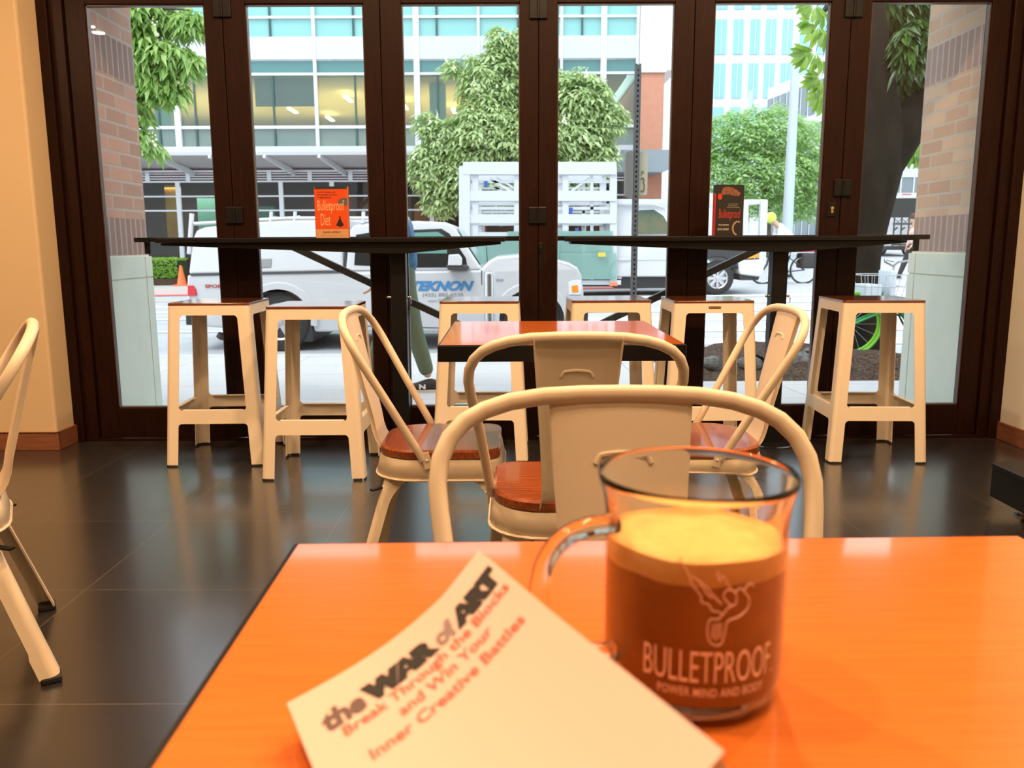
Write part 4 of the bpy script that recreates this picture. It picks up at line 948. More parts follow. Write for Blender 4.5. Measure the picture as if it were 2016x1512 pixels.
def pickup():
    t = pk; B = Vector(t.location); zb = at(700, 535, PY0).z
    def ins(z): return max(0, z-zb)*.24 + max(0, zb-.45-z)*.10
    def f(d=0):
        def g(px, py): p = at(px, py, PY0); return Vector((p.x, PY0+ins(p.z)-d, p.z))-B
        return g
    def h(d=0):
        def g(px, py): p = at(px, py, PY0); return Vector((p.x, PY0+PD-ins(p.z)+d, p.z))-B
        return g
    low = [(368, 541), (500, 538), (700, 534), (945, 531), (962, 514), (977, 506), (1023, 502), (1096, 511), (1120, 517), (1137, 527), (1145, 543), (1149, 577), (1149, 600), (1146, 640), (1122, 654)] + arch(1047, 634, 66)[1:-1] + [(978, 654), (618, 654)] + arch(548, 634, 66)[1:-1] + [(470, 648), (372, 642), (368, 600)]
    MB().prism(low, f(), h()).build('body', carw, t, bevel=.03, seg=3)
    MB().prism([(680, 534), (683, 455), (692, 442), (735, 437), (820, 434), (876, 437), (892, 444), (945, 524), (950, 532)], f(), h()).build('cab', carw, t, bevel=.03, seg=3)
    MB().prism([(371, 540), (373, 470), (379, 453), (394, 447), (470, 437), (560, 432), (671, 431), (675, 534)], f(), h()).build('canopy', carw, t, bevel=.03, seg=3)
    for nm, pl in (('rear_side_window', [(697, 522), (698, 462), (742, 455), (744, 524)]), ('door_window', [(758, 527), (756, 454), (868, 450), (884, 460), (917, 508), (920, 526)])):
        for fn, dd in ((f, 1), (h, 1)):
            MB().prism(pl, fn(.006), fn(-.01)).build(nm, carg, t)
    MB().prism([(758, 499), (757, 460), (860, 456), (876, 466), (880, 499)], f(.009), f(.004)).build('painted_window_reflection', mat('teal_reflection', (.10, .24, .21), .1), t)  # teal reflection painted as a panel over the door window
    a, b = at(899, 452, PY0), at(946, 522, PY0)
    ws = MB().add([Vector((a.x, PY0+ins(a.z)+.05, a.z+.012))-B, Vector((b.x, PY0+ins(b.z)+.05, b.z+.012))-B, Vector((b.x, PY0+PD-ins(b.z)-.05, b.z+.012))-B, Vector((a.x, PY0+PD-ins(a.z)-.05, a.z+.012))-B], [(0, 1, 2, 3)]).build('windscreen', mat('windscreen_teal', (.16, .28, .28), .08, spec=.8), t, solid=.01)
    g = MB()
    def gap(p, q, w_=.012):
        g.bar(f(.003)(*p), f(.003)(*q), w_, w_)
    gap((678, 497), (681, 650)); gap((948, 532), (951, 652)); gap((375, 541), (676, 535), .02); gap((681, 641), (948, 648), .008); gap((745, 455), (748, 530))
    g.build('panel_gaps', gline, t)
    for cx in (548, 1047):
        o_, i_ = arch(cx, 634, 80, 16, -6), arch(cx, 634, 65, 16, -6)
        m = MB(); F = f(.035); G = f(-.01); m.grid([[G(*p) for p in o_], [F(*((p[0]*.8+q[0]*.2), (p[1]*.8+q[1]*.2))) for p, q in zip(o_, i_)], [F(*p) for p in i_], [G(*p) for p in i_]]); m.build('fender_flare', carw, t, smooth=True)
        c = at(cx, 634, PY0); R = c.z-zg(c.x, 10.3)
        for yy, sd in ((PY0+.14, -1), (PY0+PD-.14, 1)): wheel(t, c.x-B.x, yy-B.y, c.z-B.z+.0, R, side=sd)
        MB().box(Vector((c.x-.40, PY0+.06, c.z-.25))-B, Vector((c.x+.40, PY0+PD-.06, c.z+.36))-B).build('wheel_well', blkp, t)
    MB().prism([(370, 562), (381, 562), (386, 570), (388, 582), (370, 582)], f(.012), f(-.03)).build('tail_lamp', redl, t, bevel=.004)
    MB().prism([(1119, 556), (1128, 552), (1143, 552), (1145, 566), (1143, 580), (1120, 580)], f(.008), f(-.06)).build('headlamp', clr, t, bevel=.004); MB().prism([(1125, 563), (1137, 561), (1139, 575), (1126, 576)], f(.013), f(0)).build('side_indicator', amber, t)
    MB().prism([(366, 612), (380, 612), (380, 640), (366, 640)], f(.02), h(.02)).build('rear_bumper', blkp, t, bevel=.01); MB().prism([(1146, 604), (1158, 606), (1158, 642), (1128, 648), (1128, 606)], f(.02), h(.02)).build('front_bumper', blkp, t, bevel=.02)
    mr = MB().prism([(885, 501), (905, 500), (911, 508), (911, 522), (884, 522)], lambda a, b: f(.22)(a, b), lambda a, b: f(.10)(a, b)).build('wing_mirror', carw, t, bevel=.012); MB().prism([(880, 521), (920, 521), (925, 526), (920, 532), (884, 530)], lambda a, b: f(.20)(a, b), lambda a, b: f(0)(a, b)).build('mirror_housing', blkp, mr, bevel=.01)
    MB().prism([(756, 544), (782, 543), (782, 550), (756, 551)], f(.02), f(0)).build('door_handle', carw, t, bevel=.006); MB().prism([(511, 510), (533, 509), (533, 526), (511, 527)], f(.010), f(0)).build('canopy_latch', mat('latch_grey', (.22, .22, .22), .4), t, bevel=.005)
    MB().tube([f(-.2)(959, 520), f(-.2)(956, 486)], .006, 6).build('antenna', blkp, t)
    MB().tube([f(-.1)(430, 660), f(-.1)(425, 668)], .05, 12).build('exhaust_tip', blkp, t)
    r = MB()
    for fn in (f, h):
        r.tube([fn(-.02)(368, 500), fn(-.02)(366, 420)], .03, 8).tube([fn(-.02)(372, 440), fn(-.02)(560, 429), fn(-.02)(720, 429)], .022, 8)
        for px in (525, 573, 710): r.tube([fn(-.02)(px, 440), fn(-.02)(px, 416)], .022, 8)
    for px in (525, 710): r.tube([f(-.02)(px, 427), h(-.02)(px, 427)], .02, 8)
    r.build('ladder_rack', carw, t, smooth=True)
    def dec(txt, x0, x1, y0, y1, nm, m, **k):
        p = f(.004)(x0, y1); wd = f(.004)(x1, y1).x-p.x; hh = f(0)(x0, y0).z-p.z
        gg = fit_text(txt, wd, hh, **k); mb = MB(); put_text(mb, gg, lambda a, b: (p.x+a, p.y-.003, p.z+b)); mb.build(nm, m, t, fix=False)
    blue = mat('blue_lettering', (.05, .20, .42), .4); gr = mat('grey_lettering', (.25, .26, .28), .5)
    dec('TEKNON', 809, 934, 553, 573, 'door_name', blue, bold=.05, shear=.35, cuts=0); dec('(425) 885-8535', 832, 912, 577, 586, 'phone_number', gr, bold=.02); dec('www.TEKNON.com', 843, 906, 589, 595, 'web_address', gr)
    dec('SPORT', 404, 446, 560, 567, 'trim_badge', mat('badge_red', (.35, .03, .03), .5), bold=.03); dec('EDGE', 977, 991, 549, 554, 'trim_badge', gr, bold=.03)
pickup()

GY2 = 17.0
base = at(1210, 590, GY2+1); gtk = thing('glass_carrier_truck', (base.x, GY2+1, -.02), 'white work truck carrying green glass sheets on a tall white rack', 'truck')
def glass_truck():
    t = gtk; B = Vector(t.location)
    def F(y): return lambda px, py: Vector((at(px, py, GY2).x, GY2+y, at(px, py, GY2).z))-B
    ww = mat('rack_white', (.52, .55, .58), .4); r = MB()
    def bar(p, q, y, w_=.06): r.bar(F(y)(*p), F(y)(*q), w_, w_)
    for y in (0, 1.9):
        for py, w_ in ((332, .24), (358, .05), (386, .20), (410, .06), (431, .18), (462, .10)): bar((912, py), (1212, py), y, w_)
        for px, w_ in ((915, .22), (936, .12), (1018, .12), (1113, .12), (1165, .06), (1207, .14)): bar((px, 328), (px, 556), y, w_)
        bar((965, 352), (1015, 382), y, .05); bar((978, 350), (1022, 376), y, .04); bar((1120, 380), (1160, 350), y, .04)
        bar((912, 556), (1222, 556), y, .09)
    for px in (915, 1018, 1113, 1207):
        for py in (331, 386, 431): r.bar(F(0)(px, py), F(1.9)(px, py), .05, .05)
    r.build('glass_rack', ww, t)
    bl2 = mat('blue_pad', (.02, .08, .35), .6)
    for px, py in ((957, 363), (1124, 415), (1136, 455)): MB().box(F(-.06)(px-4, py+6), F(.02)(px+3, py-6)).build('rack_pad', bl2, t)
    sg = pane_mat('sheet_glass', (.62, .80, .76), 1.5, body=(.36, .58, .53), amt=.45)
    for i, (a, b, c, d) in enumerate(((1000, 1205, 455, 548), (1040, 1212, 498, 550), (930, 1100, 470, 545))): MB().box(F(-.10-.03*i)(a, d), F(-.09-.03*i)(b, c)).build('glass_sheet', sg, t)
    MB().box(F(-.22)(1175, 505), F(-.20)(1190, 497)).build('yellow_tag', mat('yellow_tag', (.55, .45, .05), .6), t); MB().box(F(-.22)(1198, 562), F(-.18)(1213, 555)).build('rack_reflector', mat('orange_reflector', (.7, .18, .08), .4), t)
    MB().box(F(.2)(905, 566), F(1.7)(1240, 550)).build('chassis', blkp, t); MB().box(F(.05)(905, 550), F(1.85)(1225, 536)).build('flat_bed', ww, t)
    def ins(py): return max(0, 462-py)*.0035
    cab = [(1212, 545), (1212, 404), (1222, 399), (1290, 398), (1312, 407), (1338, 456), (1360, 464), (1364, 545)]
    MB().prism(cab, lambda a, b: F(ins(b))(a, b), lambda a, b: F(2-ins(b))(a, b)).build('cab', carw, t, bevel=.04, seg=3)
    MB().prism([(1248, 460), (1250, 414), (1290, 412), (1308, 424), (1326, 460)], lambda a, b: F(ins(b)-.006)(a, b), lambda a, b: F(ins(b)+.02)(a, b)).build('cab_window', mat('cab_glass', (.13, .12, .06), .12, spec=.3, noise=(1.2, (.01, .06, .05), 1.0)), t)
    MB().box(F(-.01)(1216, 512), F(.005)(1362, 508)).build('cab_molding', ww, t)
    MB().prism([(1212, 568), (1212, 545), (1364, 545), (1364, 568)], F(.15), F(1.85)).build('underbody', blkp, t)
    hood = [(1362, 545), (1358, 468), (1400, 474), (1470, 488), (1484, 498), (1488, 545)] 
    hood = [(1362, 466), (1400, 472), (1470, 486), (1484, 496), (1488, 532), (1458, 532)] + arch(1413, 548, 42)[2:-2] + [(1364, 548)]
    MB().prism(hood, F(0), F(2)).build('bonnet', mat('dark_bonnet', (.02, .022, .024), .3), t, bevel=.03)
    MB().prism([(1452, 512), (1496, 511), (1504, 518), (1502, 536), (1494, 545), (1455, 540)], F(-.06), F(2.06)).build('front_bumper', mat('bumper_grey', (.55, .57, .6), .3), t, bevel=.04)
    MB().prism([(1455, 541), (1498, 541), (1494, 552), (1460, 552)], F(.05), F(1.95)).build('bumper_valance', blkp, t)
    MB().prism([(1468, 506), (1492, 496), (1494, 507), (1470, 509)], F(-.02), F(.1)).build('indicator', amber, t)
    for px in (1413, 960):
        c = at(px, 548, GY2); R = c.z-zg(c.x, 17.1)-.0
        for yy, sd in ((GY2+.14, -1), (GY2+1.86, 1)): wheel(t, c.x-B.x, yy-B.y, c.z-B.z, R, .26, sd, 8)
    fr_ = MB()
    for y in (.1, 1.9):
        fr_.bar(F(y)(1212, 396), F(y)(1513, 397), .07, .09).bar(F(y)(1506, 395), F(y)(1502, 520), .14, .12).bar(F(y)(1470, 397), F(y)(1470, 500), .10, .10)
    fr_.bar(F(.1)(1506, 396), F(1.9)(1506, 396), .08, .08); fr_.build('front_rack', ww, t)
    p = F(-.012)(1275, 495); gg = fit_text('GLASS SERVICE', .30, .03); 
glass_truck()

# SUV seen from behind on the right, with a bike rack; and the bus-like vehicle beyond
def suv():
    Y = 36.0; a = at(1742, 490, Y); b = at(1812, 490, Y); zt = at(1775, 380, Y).z; z0 = zg(a.x, Y)
    t = thing('white_van', ((a.x+b.x)/2, Y, z0), 'white van seen from behind, red lamps and black bike rack, far right', 'van'); w_ = (b.x-a.x)/2+.08; H_ = zt-z0
    MB().prism([(-w_, .30), (-w_, H_*.55), (-w_*.90, H_-.08), (-w_*.8, H_), (w_*.8, H_), (w_*.90, H_-.08), (w_, H_*.55), (w_, .30)], lambda x, z: (x, 0, z), lambda x, z: (x, 4.2, z)).build('body', carw, t, bevel=.05)
    MB().prism([(-w_*.80, H_*.62), (-w_*.74, H_*.92), (w_*.74, H_*.92), (w_*.80, H_*.62)], lambda x, z: (x, -.02, z), lambda x, z: (x, .02, z)).build('rear_window', carg, t)
    for s_ in (-1, 1):
        MB().box((s_*w_*.98, -.03, H_*.50), (s_*w_*.84, .02, H_*.60)).box((s_*w_*1.0, -.03, H_*.20), (s_*w_*.88, .02, H_*.36)).build('tail_lamp', mat('van_red', (.7, .02, .01), .3), t)
        wheel(t, s_*(w_-.15), .8, .34, .34)
    MB().box((-.2, -.02, H_-.07), (.2, .0, H_-.03)).build('brake_light', redl, t); MB().box((-w_, -.12, .28), (w_, .05, .45)).build('bumper', blkp, t, bevel=.03)
    r = MB(); r.box((-w_*.75, -.35, H_*.5), (w_*.85, -.31, H_*.53)).box((-w_*.75, -.35, H_*.18), (w_*.85, -.31, H_*.21))
    for k in range(5): x = -w_*.7+k*w_*.37; r.bar((x, -.33, H_*.15), (x, -.33, H_*.62), .05, .05).bar((x, -.35, H_*.42), (x+.13, -.4, H_*.46), .06, .07)
    for k in range(4): x = -w_*.7+k*w_*.37; r.bar((x, -.33, H_*.5), (x+w_*.37, -.33, H_*.6), .02, .02).bar((x, -.33, H_*.6), (x+w_*.37, -.33, H_*.5), .02, .02)
    r.build('bike_rack', mat('rack_black', (.03, .04, .04), .5), t)
    c = at(1790, 382, 46); t2 = thing('dark_bus', (c.x, 46, zg(c.x, 46)), 'dark glazed bus roof showing above the white van at the far right', 'bus'); h2 = at(1780, 345, 46).z-t2.location.z
    MB().box((-1.3, 0, .4), (1.3, 9, h2)).build('body', mat('bus_grey', (.16, .20, .22), .3), t2, bevel=.08); m = MB()
    for k in range(4): m.bar((-1.2+k*.7, -.03, h2*.55), (-1.2+k*.7, -.03, h2-.1), .06, .04)
    m.bar((-1.3, -.03, h2-.06), (1.3, -.03, h2-.06), .05, .08); m.build('window_frames', gm, t2)
    for s_ in (-1, 1): wheel(t2, s_*1.1, 1.5, .5, .5)
suv()

# ---------------------------------------------------------------- posts and signs
galv = mat('galvanised', (.085, .09, .095), .5, metal=.2); lampp = mat('pale_blue_post', (.42, .52, .58), .5)
def sign():
    Y = 8.85; a = at(1247, 585, Y); tp = at(1252, 126, Y); z0 = -.165; t = thing('sign_post', (a.x, Y, z0), 'perforated grey steel sign post with two parking signs at the curb', 'post'); H_ = tp.z-z0
    rows = MB()
    for x, y in ((-.026, -.026), (.026, -.026), (-.026, .026), (.026, .026)): rows.bar((x, y, 0), (x, y, H_), .008, .008)
    rows.box((-.026, .024, 0), (.026, .028, H_)).box((-.028, -.028, 0), (-.024, .028, H_)).box((.024, -.028, 0), (.028, .028, H_))
    n = int(H_/.05); 
    for k in range(n): z = k*.05; rows.box((-.026, -.029, z), (.026, -.025, z+.026)); rows.box((-.026, -.029, z+.026), (-.008, -.025, z+.05)); rows.box((.008, -.029, z+.026), (.026, -.025, z+.05))
    rows.build('perforated_post', galv, t)
    z1, z2 = at(1240, 298, Y).z-z0, at(1240, 388, Y).z-z0
    s1 = MB().prism([(-.115, z2+.02), (-.10, z2), (-.02, z2-.02), (-.02, z1+.0), (-.06, z1+.01), (-.10, z1), (-.115, z1-.03)], lambda x, z: (x, -.03, z), lambda x, z: (x, .04, z)).build('grey_sign_back', mat('sign_back', (.14, .14, .13), .5), t, bevel=.006)
    s2 = MB().prism(rrect(.052, 0, z1-z2-.02, .02, .02, 4), lambda x, z: (x+.075, .030, z+z2+.02), lambda x, z: (x+.075, .036, z+z2+.02)).build('parking_sign', mat('sign_pale', (.42, .40, .30), .5), t)
    mb = MB(); put_text(mb, fit_text('P', .03, .045, bold=.02), lambda a, b: (.06+a, .0285, z2+.22+b)); gg = smooth_path([(.06, .20), (.075, .215), (.09, .20), (.085, .17), (.095, .14), (.09, .09), (.075, .075), (.065, .09)], 4)
    mb.tube([(x, .0285, z2+z-.02) for x, z in gg], .007, 6); mb.build('arrow_symbol', mat('sign_ink', (.18, .12, .03), .6), t, fix=False)
    # bollard
    b = at(964, 600, 8.7); t = thing('steel_bollard', (b.x, 8.7, -.16), 'polished round topped steel bollard in front of the pickup door', 'bollard'); h_ = at(964, 533, 8.7).z+.16
    MB().lathe([(.058, 0), (.058, h_-.05), (.054, h_-.025), (.04, h_-.008), (0, h_)], n=28).build('shaft', mat('bollard_steel', (.42, .44, .46), .22, metal=.9), t, smooth=True); MB().lathe([(.09, 0), (.09, .012), (.06, .02)], n=28).build('flange', galv, t)
    for (px, w_, Y, y0, lb) in ((1557, .16, 24, 100, 'tall pale blue lamp post right of the cyclist'), (1624, .12, 28, 200, 'pale grey post at the right edge of the round tree'), (1467, .25, 60, 180, 'thin grey chimney post above the round tree')):
        p = at(px-(8 if Y == 24 else 0), 470, Y); q = at(px, y0, Y); z0 = zg(p.x, Y); t = thing('street_post', (p.x, Y, z0), lb, 'post')
        MB().tube([(0, 0, 0), (0, 0, q.z-z0)], [w_, w_*.7], 16).build('shaft', lampp, t, smooth=True); MB().lathe([(w_*1.5, 0), (w_*1.5, .3), (w_*1.05, .4)], n=16).build('base_sleeve', lampp, t)
sign()

# ---------------------------------------------------------------- bicycles
def bicycle(name, label, loc, R, wb, fcol, s=1, tyrec=None, rimc=None, rake=.17, step=False):
    """faces -X; front wheel at -wb/2"""
    t = thing(name, loc, label, 'bicycle'); fm_ = fcol
    for x, nm in ((-wb/2, 'front_wheel'), (wb/2, 'rear_wheel')):
        w_ = MB().tube([(x+R*math.cos(2*PI*k/40), 0, R+R*math.sin(2*PI*k/40)) for k in range(40)], .02, 8, closed=True).build(nm, tyrec or tyre, t, smooth=True)
        MB().tube([(x+(R-.03)*math.cos(2*PI*k/40), 0, R+(R-.03)*math.sin(2*PI*k/40)) for k in range(40)], .012, 6, closed=True).build('rim', rimc or alloy, w_, smooth=True)
        sp_ = MB()
        for k in range(16): a = 2*PI*k/16; sp_.tube([(x, .03*(-1)**k, R), (x+(R-.03)*math.cos(a), 0, R+(R-.03)*math.sin(a))], .0018, 4)
        sp_.tube([(x, -.04, R), (x, .04, R)], .02, 10); sp_.build('spokes', alloy, w_)
    f_ = MB(); hx_ = -wb/2+rake
    f_.tube([(hx_, 0, R+.42), (hx_-.05, 0, R+.28)], .024).tube([(hx_-.04, 0, R+.30), (.02+(.10 if step else 0), 0, R-.06)], .04 if step else .028)
    if not step: f_.tube([(hx_, 0, R+.40), (.13, 0, R+.30)], .02)
    f_.tube([(.02, 0, R-.06), (.15, 0, R+.36)], .02).tube([(.02, .03, R-.06), (wb/2, .05, R)], .012).tube([(.02, -.03, R-.06), (wb/2, -.05, R)], .012).tube([(.14, 0, R+.30), (wb/2, .05, R)], .010).tube([(.14, 0, R+.30), (wb/2, -.05, R)], .010)
    f_.build('frame', fm_, t, smooth=True)
    k_ = MB(); 
    for y in (-.045, .045): k_.tube([(hx_-.05, y, R+.28), (hx_-.09, y, R+.12), (-wb/2, y, R)], .013)
    k_.build('fork', fm_, t, smooth=True)
    MB().tube([(.15, 0, R+.34), (.17, 0, R+.46)], .013).build('seat_post', alloy, t); MB().prism([(-.10, 0), (-.02, .03), (.12, .08), (.16, .0), (.12, -.08), (-.02, -.03)], lambda a, b: (a+.17, b, R+.46), lambda a, b: (a+.17, b, R+.50)).build('saddle', blkp, t, bevel=.012)
    MB().tube([(hx_+.01, 0, R+.42), (hx_+.03, 0, R+.56)], .014).tube([(hx_+.16, -.30, R+.60), (hx_+.06, -.28, R+.62), (hx_, -.14, R+.60), (hx_+.02, 0, R+.56), (hx_, .14, R+.60), (hx_+.06, .28, R+.62), (hx_+.16, .30, R+.60)], .011).build('handlebar', alloy, t, smooth=True)
    MB().tube([(.02, -.07, R-.06), (.02, .07, R-.06)], .02).bar((.02, -.07, R-.06), (.10, -.07, R-.20), .02, .012).bar((.02, .07, R-.06), (-.06, .07, R+.08), .02, .012).box((.06, -.12, R-.22), (.15, -.08, R-.20)).box((-.10, .08, R+.07), (-.01, .12, R+.09)).build('cranks', blkp, t)
    return t
lime = mat('lime_green', (.16, .48, .03), .35); greenf = mat('green_frame', (.02, .28, .07), .35)
p = at(1664, 640, 7.35)
p = at(1674, 637, 8.1)
bk1 = bicycle('share_bicycle', 'green hire bicycle with lime wheels and a wire front basket behind the right bar stool', (p.x+.56, 8.1, -.045), .30, 1.12, greenf, rimc=lime, tyrec=lime, rake=.36, step=True)
bk1.rotation_euler = (math.radians(0), 0, math.radians(0))
q = MB(); x0, x1, z0, z1 = -.50, -.16, .56, .78; o_ = lambda x, z: 0
for z, e in ((z0, .0), (z0+.11, .02), (z1, .04)): q.tube([(x0-e, -.17-e, z), (x1+e, -.17-e, z), (x1+e, .17+e, z), (x0-e, .17+e, z)], .005, 6, closed=True)
for k in range(7):
    x = x0+(x1-x0)*k/6
    for sy in (-1, 1): q.tube([(x, sy*.17, z0), (x+(k-3)*.012, sy*.21, z1)], .003, 5)
    q.tube([(x, -.17, z0), (x, .17, z0)], .003, 5)
q.build('basket', alloy, bk1); MB().box((-.26, -.14, .57), (-.20, .14, .82)).box((-.49, -.15, .57), (-.34, .15, .69)).build('basket_panel', mat('pale_box', (.55, .62, .68), .4), bk1, bevel=.01)
MB().box((-.32, -.04, .40), (-.24, .04, .56)).build('head_post', alloy, bk1)
p = at(1541, 558, 21.0); bzc = zg(p.x, 21.0)
bk2 = bicycle('touring_bicycle', 'black bicycle with a red bag ridden by the cyclist in green', (p.x, 21.0, bzc), .34, 1.02, blkp)
MB().box((.30, -.20, .78), (.86, .20, .90)).build('red_bag', mat('red_bag', (.75, .05, .10), .6), bk2, bevel=.04); MB().box((.38, -.26, .38), (.72, -.12, .76)).box((.38, .12, .38), (.72, .26, .76)).build('pannier', blkp, bk2, bevel=.05)

# ---------------------------------------------------------------- people
skin_m = mat('skin', (.55, .32, .22), .6)
def skin(name, verts, edges, m, par, sub=2, root=0):
    me = bpy.data.meshes.new(name); me.from_pydata([v[:3] for v in verts], edges, []); me.materials.append(m)
    o = bpy.data.objects.new(name, me); COL.objects.link(o); o.parent = par
    md = o.modifiers.new('skin', 'SKIN'); md.use_smooth_shade = True; md.branch_smoothing = .6
    for i, v in enumerate(verts):
        sv = me.skin_vertices[0].data[i]; sv.radius = (v[3], v[4] if len(v) > 4 else v[3]); sv.use_root = (i == root)
    s_ = o.modifiers.new('sub', 'SUBSURF'); s_.levels = 1; s_.render_levels = sub
    return o
def lerp3(a, b, k): return tuple(a[i]+(b[i]-a[i])*k for i in range(3))
def figure(name, label, loc, rz, J, shirt, trouser, hair, shoe, helmet=None, rad=1.0):
    """joints in metres above the ground, facing -X; sleeve and trouser shells follow the same joints"""
    t = thing(name, loc, label, 'person', rz)
    V_ = []; E_ = []
    def v(p, r): V_.append((*p, r*rad)); return len(V_)-1
    def e(a, b): E_.append((a, b)); return b
    pel = v(J['pelvis'], .125); wa = e(pel, v(J['waist'], .100)); chs = e(wa, v(J['chest'], .125)); nb = e(chs, v(J['neck'], .062)); hd0 = Vector(J['head']); nk = Vector(J['neck'])
    n2 = e(nb, v(tuple(nk.lerp(hd0, .55)), .055)); h1 = e(n2, v(tuple(hd0), .088)); h2_ = e(h1, v(tuple(hd0+(hd0-nk).normalized()*.07), .078))
    for sd in ('L', 'R'):
        sh_ = e(chs, v(J['sh'+sd], .058)); el = e(sh_, v(J['el'+sd], .042)); wr = e(el, v(J['wr'+sd], .027)); W_ = Vector(J['wr'+sd]); D = (W_-Vector(J['el'+sd])).normalized(); F_ = Vector(J.get('hd'+sd, tuple(D))).normalized()
        pm = e(wr, v(tuple(W_+F_*.05), .032)); S_ = Vector((0, 0, 1)).cross(F_); S_ = S_.normalized() if S_.length > .1 else Vector((1, 0, 0)); C_ = F_.cross(S_)
        for k, ln in enumerate((.062, .072, .068, .054)):
            b0 = W_+F_*.085+S_*(.028-.0187*k); f1 = e(pm, v(tuple(b0), .0088)); f2 = e(f1, v(tuple(b0+F_*ln*.5+C_*.008), .0082)); e(f2, v(tuple(b0+F_*ln*.9+C_*.026), .0070))
        b0 = W_+F_*.04+S_*.036; f1 = e(pm, v(tuple(b0), .010)); e(f1, v(tuple(b0+F_*.035+S_*.016), .009))
        hp_ = e(pel, v(J['hip'+sd], .088)); kn = e(hp_, v(J['kn'+sd], .058)); cf = e(kn, v(lerp3(J['kn'+sd], J['an'+sd], .3), .055)); e(cf, v(J['an'+sd], .034))
    skin('body', V_, E_, skin_m, t)
    # shirt
    V_ = []; E_ = []; w0 = v(lerp3(J['pelvis'], J['waist'], -.25), .160); a = e(w0, v(J['waist'], .158)); c = e(a, v(J['chest'], .162)); e(c, v(lerp3(J['chest'], J['neck'], .75), .085))
    for sd in ('L', 'R'): s1 = e(c, v(J['sh'+sd], .078)); e_ = e(s1, v(J['el'+sd], .058)); e(e_, v(lerp3(J['el'+sd], J['wr'+sd], .85), .042))
    skin('shirt', V_, E_, shirt, t)
    V_ = []; E_ = []; p0 = v(J['pelvis'], .142); e(p0, v(lerp3(J['pelvis'], J['waist'], .9), .120))
    for sd in ('L', 'R'): a = e(p0, v(J['hip'+sd], .118)); b = e(a, v(lerp3(J['hip'+sd], J['kn'+sd], .5), .100)); b = e(b, v(J['kn'+sd], .076)); b = e(b, v(lerp3(J['kn'+sd], J['an'+sd], .45), .070)); e(b, v(lerp3(J['kn'+sd], J['an'+sd], .96), .060))
    skin('trousers', V_, E_, trouser, t)
    for sd in ('L', 'R'):
        A_ = Vector(J['an'+sd]); T_ = Vector(J['to'+sd]); D = (T_-A_); D.z = 0; D.normalize(); zf = T_.z
        rows = []; S_ = Vector((0, 0, 1)).cross(D)
        for u, w_, h_ in ((-.075, .020, .03), (-.07, .032, .075), (-.03, .038, .095), (.03, .040, .085), (.08, .044, .062), (.13, .046, .050), (.175, .036, .036), (.19, .014, .02)):
            c_ = A_+D*u; c_.z = zf; rows.append([c_-S_*w_, c_-S_*w_*1.05+Vector((0, 0, h_*.5)), c_-S_*w_*.6+Vector((0, 0, h_*.95)), c_+Vector((0, 0, h_)), c_+S_*w_*.6+Vector((0, 0, h_*.95)), c_+S_*w_*1.05+Vector((0, 0, h_*.5)), c_+S_*w_, c_-S_*w_])
        m = MB().grid(rows); sh_ = m.build('shoe', shoe, t, smooth=True, sub=1)
        sl = []
        for u, w_ in ((-.08, .022), (-.05, .040), (.03, .042), (.10, .050), (.16, .044), (.195, .014)): sl.append((u, w_))
        pl = [(u, -w_) for u, w_ in sl] + [(u, w_) for u, w_ in sl[::-1]]
        def P_(u, s_, z): c_ = A_+D*u+S_*s_; return (c_.x, c_.y, zf+z)
        MB().prism(pl, lambda a, b: P_(a, b, -.018), lambda a, b: P_(a, b, .004)).build('sole', mat('sole_'+name+sd, (.55, .55, .53), .7), sh_, bevel=.004)
        if name == 'person' and sd == 'L' and helmet is None:
            mb = MB(); g_ = fit_text('N', .050, .038, bold=.05); put_text(mb, g_, lambda a, b: P_(.072-a, -.049, .012+b) if S_.y > 0 else P_(.072-a, .049, .012+b)); mb.build('shoe_letter', mat('letter_white', (.8, .8, .8), .5), sh_, fix=False)
    ax = (hd0-nk).normalized(); fw = Vector((-1, 0, 0)); fw = (fw-ax*fw.dot(ax)).normalized()
    hm = MB(); hm.ball(hd0+ax*.05-fw*.02, .105 if not helmet else .135, n=14, sc=(1.05, .86, 1.0)); hair_o = hm.build('hair' if not helmet else 'helmet', hair if not helmet else helmet, t, smooth=True)
    fc = MB(); fc.ball(hd0+fw*.072-ax*.005, .018, n=8, sc=(1.2, .7, 1)); fc.ball(hd0+fw*.045-ax*.01, .062, n=10, sc=(.85, .95, 1.2)); fc.build('face', skin_m, t, smooth=True)
    ey = MB(); 
    for s_ in (-1, 1): ey.ball(hd0+fw*.094+ax*.015+Vector((0, s_*.028, 0)), .009, n=6)
    ey.build('eyes', ik_b, t)
    for s_ in (-1, 1): MB().ball(hd0+Vector((.01, s_*.086, 0)), .024, n=8, sc=(.8, .35, 1.2)).build('ear', skin_m, t, smooth=True)
    return t
den = mat('denim_shirt', (.045, .16, .30), .8, noise=(25, (.03, .09, .18), .8)); olive = mat('olive_trousers', (.085, .12, .075), .85); hairm = mat('brown_hair', (.06, .035, .02), .7); shb = mat('black_shoe', (.015, .017, .02), .6)
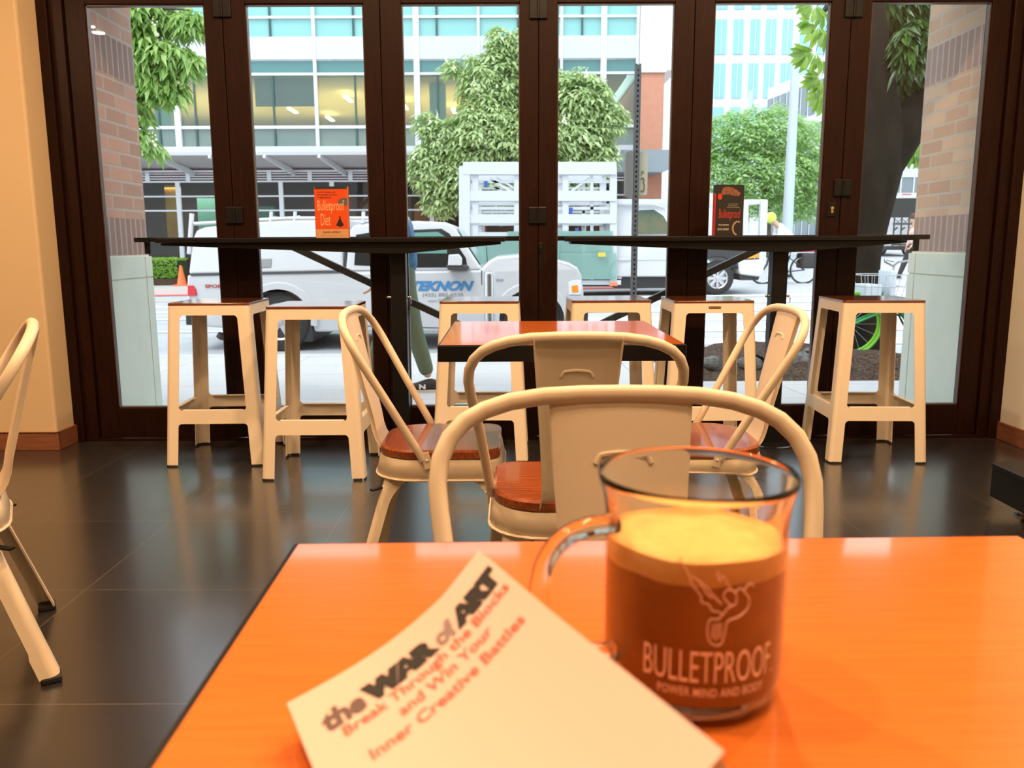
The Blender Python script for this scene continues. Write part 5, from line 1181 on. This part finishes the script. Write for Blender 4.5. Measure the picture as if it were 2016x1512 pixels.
J = dict(pelvis=(0, 0, .92), waist=(0, 0, 1.05), chest=(-.01, 0, 1.25), neck=(-.03, 0, 1.42), head=(-.06, 0, 1.56), shL=(0, -.17, 1.34), elL=(.02, -.20, 1.07), wrL=(-.16, -.20, .88), shR=(0, .17, 1.34), elR=(.0, .20, 1.07), wrR=(-.10, .20, .84), hdL=(-.6, 0, -.8), hdR=(-.1, 0, -1),
         hipL=(.0, -.085, .86), knL=(.09, -.09, .50), anL=(.20, -.09, .11), toL=(.06, -.09, .018), hipR=(.0, .085, .86), knR=(-.16, .09, .48), anR=(-.30, .09, .09), toR=(-.45, .09, .018))
figure('person', 'person in blue denim shirt, olive trousers and black sneakers walking left past the counter post', (-.85, 6.5, -.103), 0, J, den, olive, hairm, shb)
hv = mat('hi_vis_green', (.55, .90, .08), .6); wht = mat('white_shirt', (.80, .82, .80), .7)
J2 = dict(pelvis=(.16, 0, .93), waist=(.08, 0, 1.06), chest=(-.08, 0, 1.25), neck=(-.22, 0, 1.36), head=(-.33, 0, 1.46), shL=(-.12, -.17, 1.30), elL=(-.22, -.19, 1.05), wrL=(-.34, -.20, .98), shR=(-.12, .17, 1.30), elR=(-.22, .19, 1.05), wrR=(-.34, .20, .98), hdL=(-1, 0, -.2), hdR=(-1, 0, -.2),
          hipL=(.14, -.09, .90), knL=(-.16, -.09, .62), anL=(.08, -.10, .22), toL=(-.06, -.10, .15), hipR=(.14, .09, .90), knR=(-.10, .09, .78), anR=(-.02, .10, .46), toR=(-.16, .10, .42))
cyc = figure('person', 'cyclist in neon green helmet and white and green top riding left', (p.x, 21.0, bzc), 0, {k: (tuple(q*1.08 for q in v_) if k in ('chest', 'neck', 'head', 'waist', 'shL', 'shR') else v_) for k, v_ in J2.items()}, wht, mat('cyclist_tights', (.03, .035, .04), .8), hairm, shb, rad=1.22, helmet=mat('neon_helmet', (.62, .92, .10), .35))
p3 = at(1795, 543, 22.0); J3 = {k: tuple(v_) for k, v_ in J.items()}
figure('person', 'distant pedestrian in red and white top and black trousers at the far right', (p3.x, 22.0, zg(p3.x, 22)), 0, J3, mat('red_white_top', (.75, .25, .18), .8, noise=(6, (.75, .7, .65), .9)), mat('black_trousers', (.02, .02, .025), .8), hairm, shb)
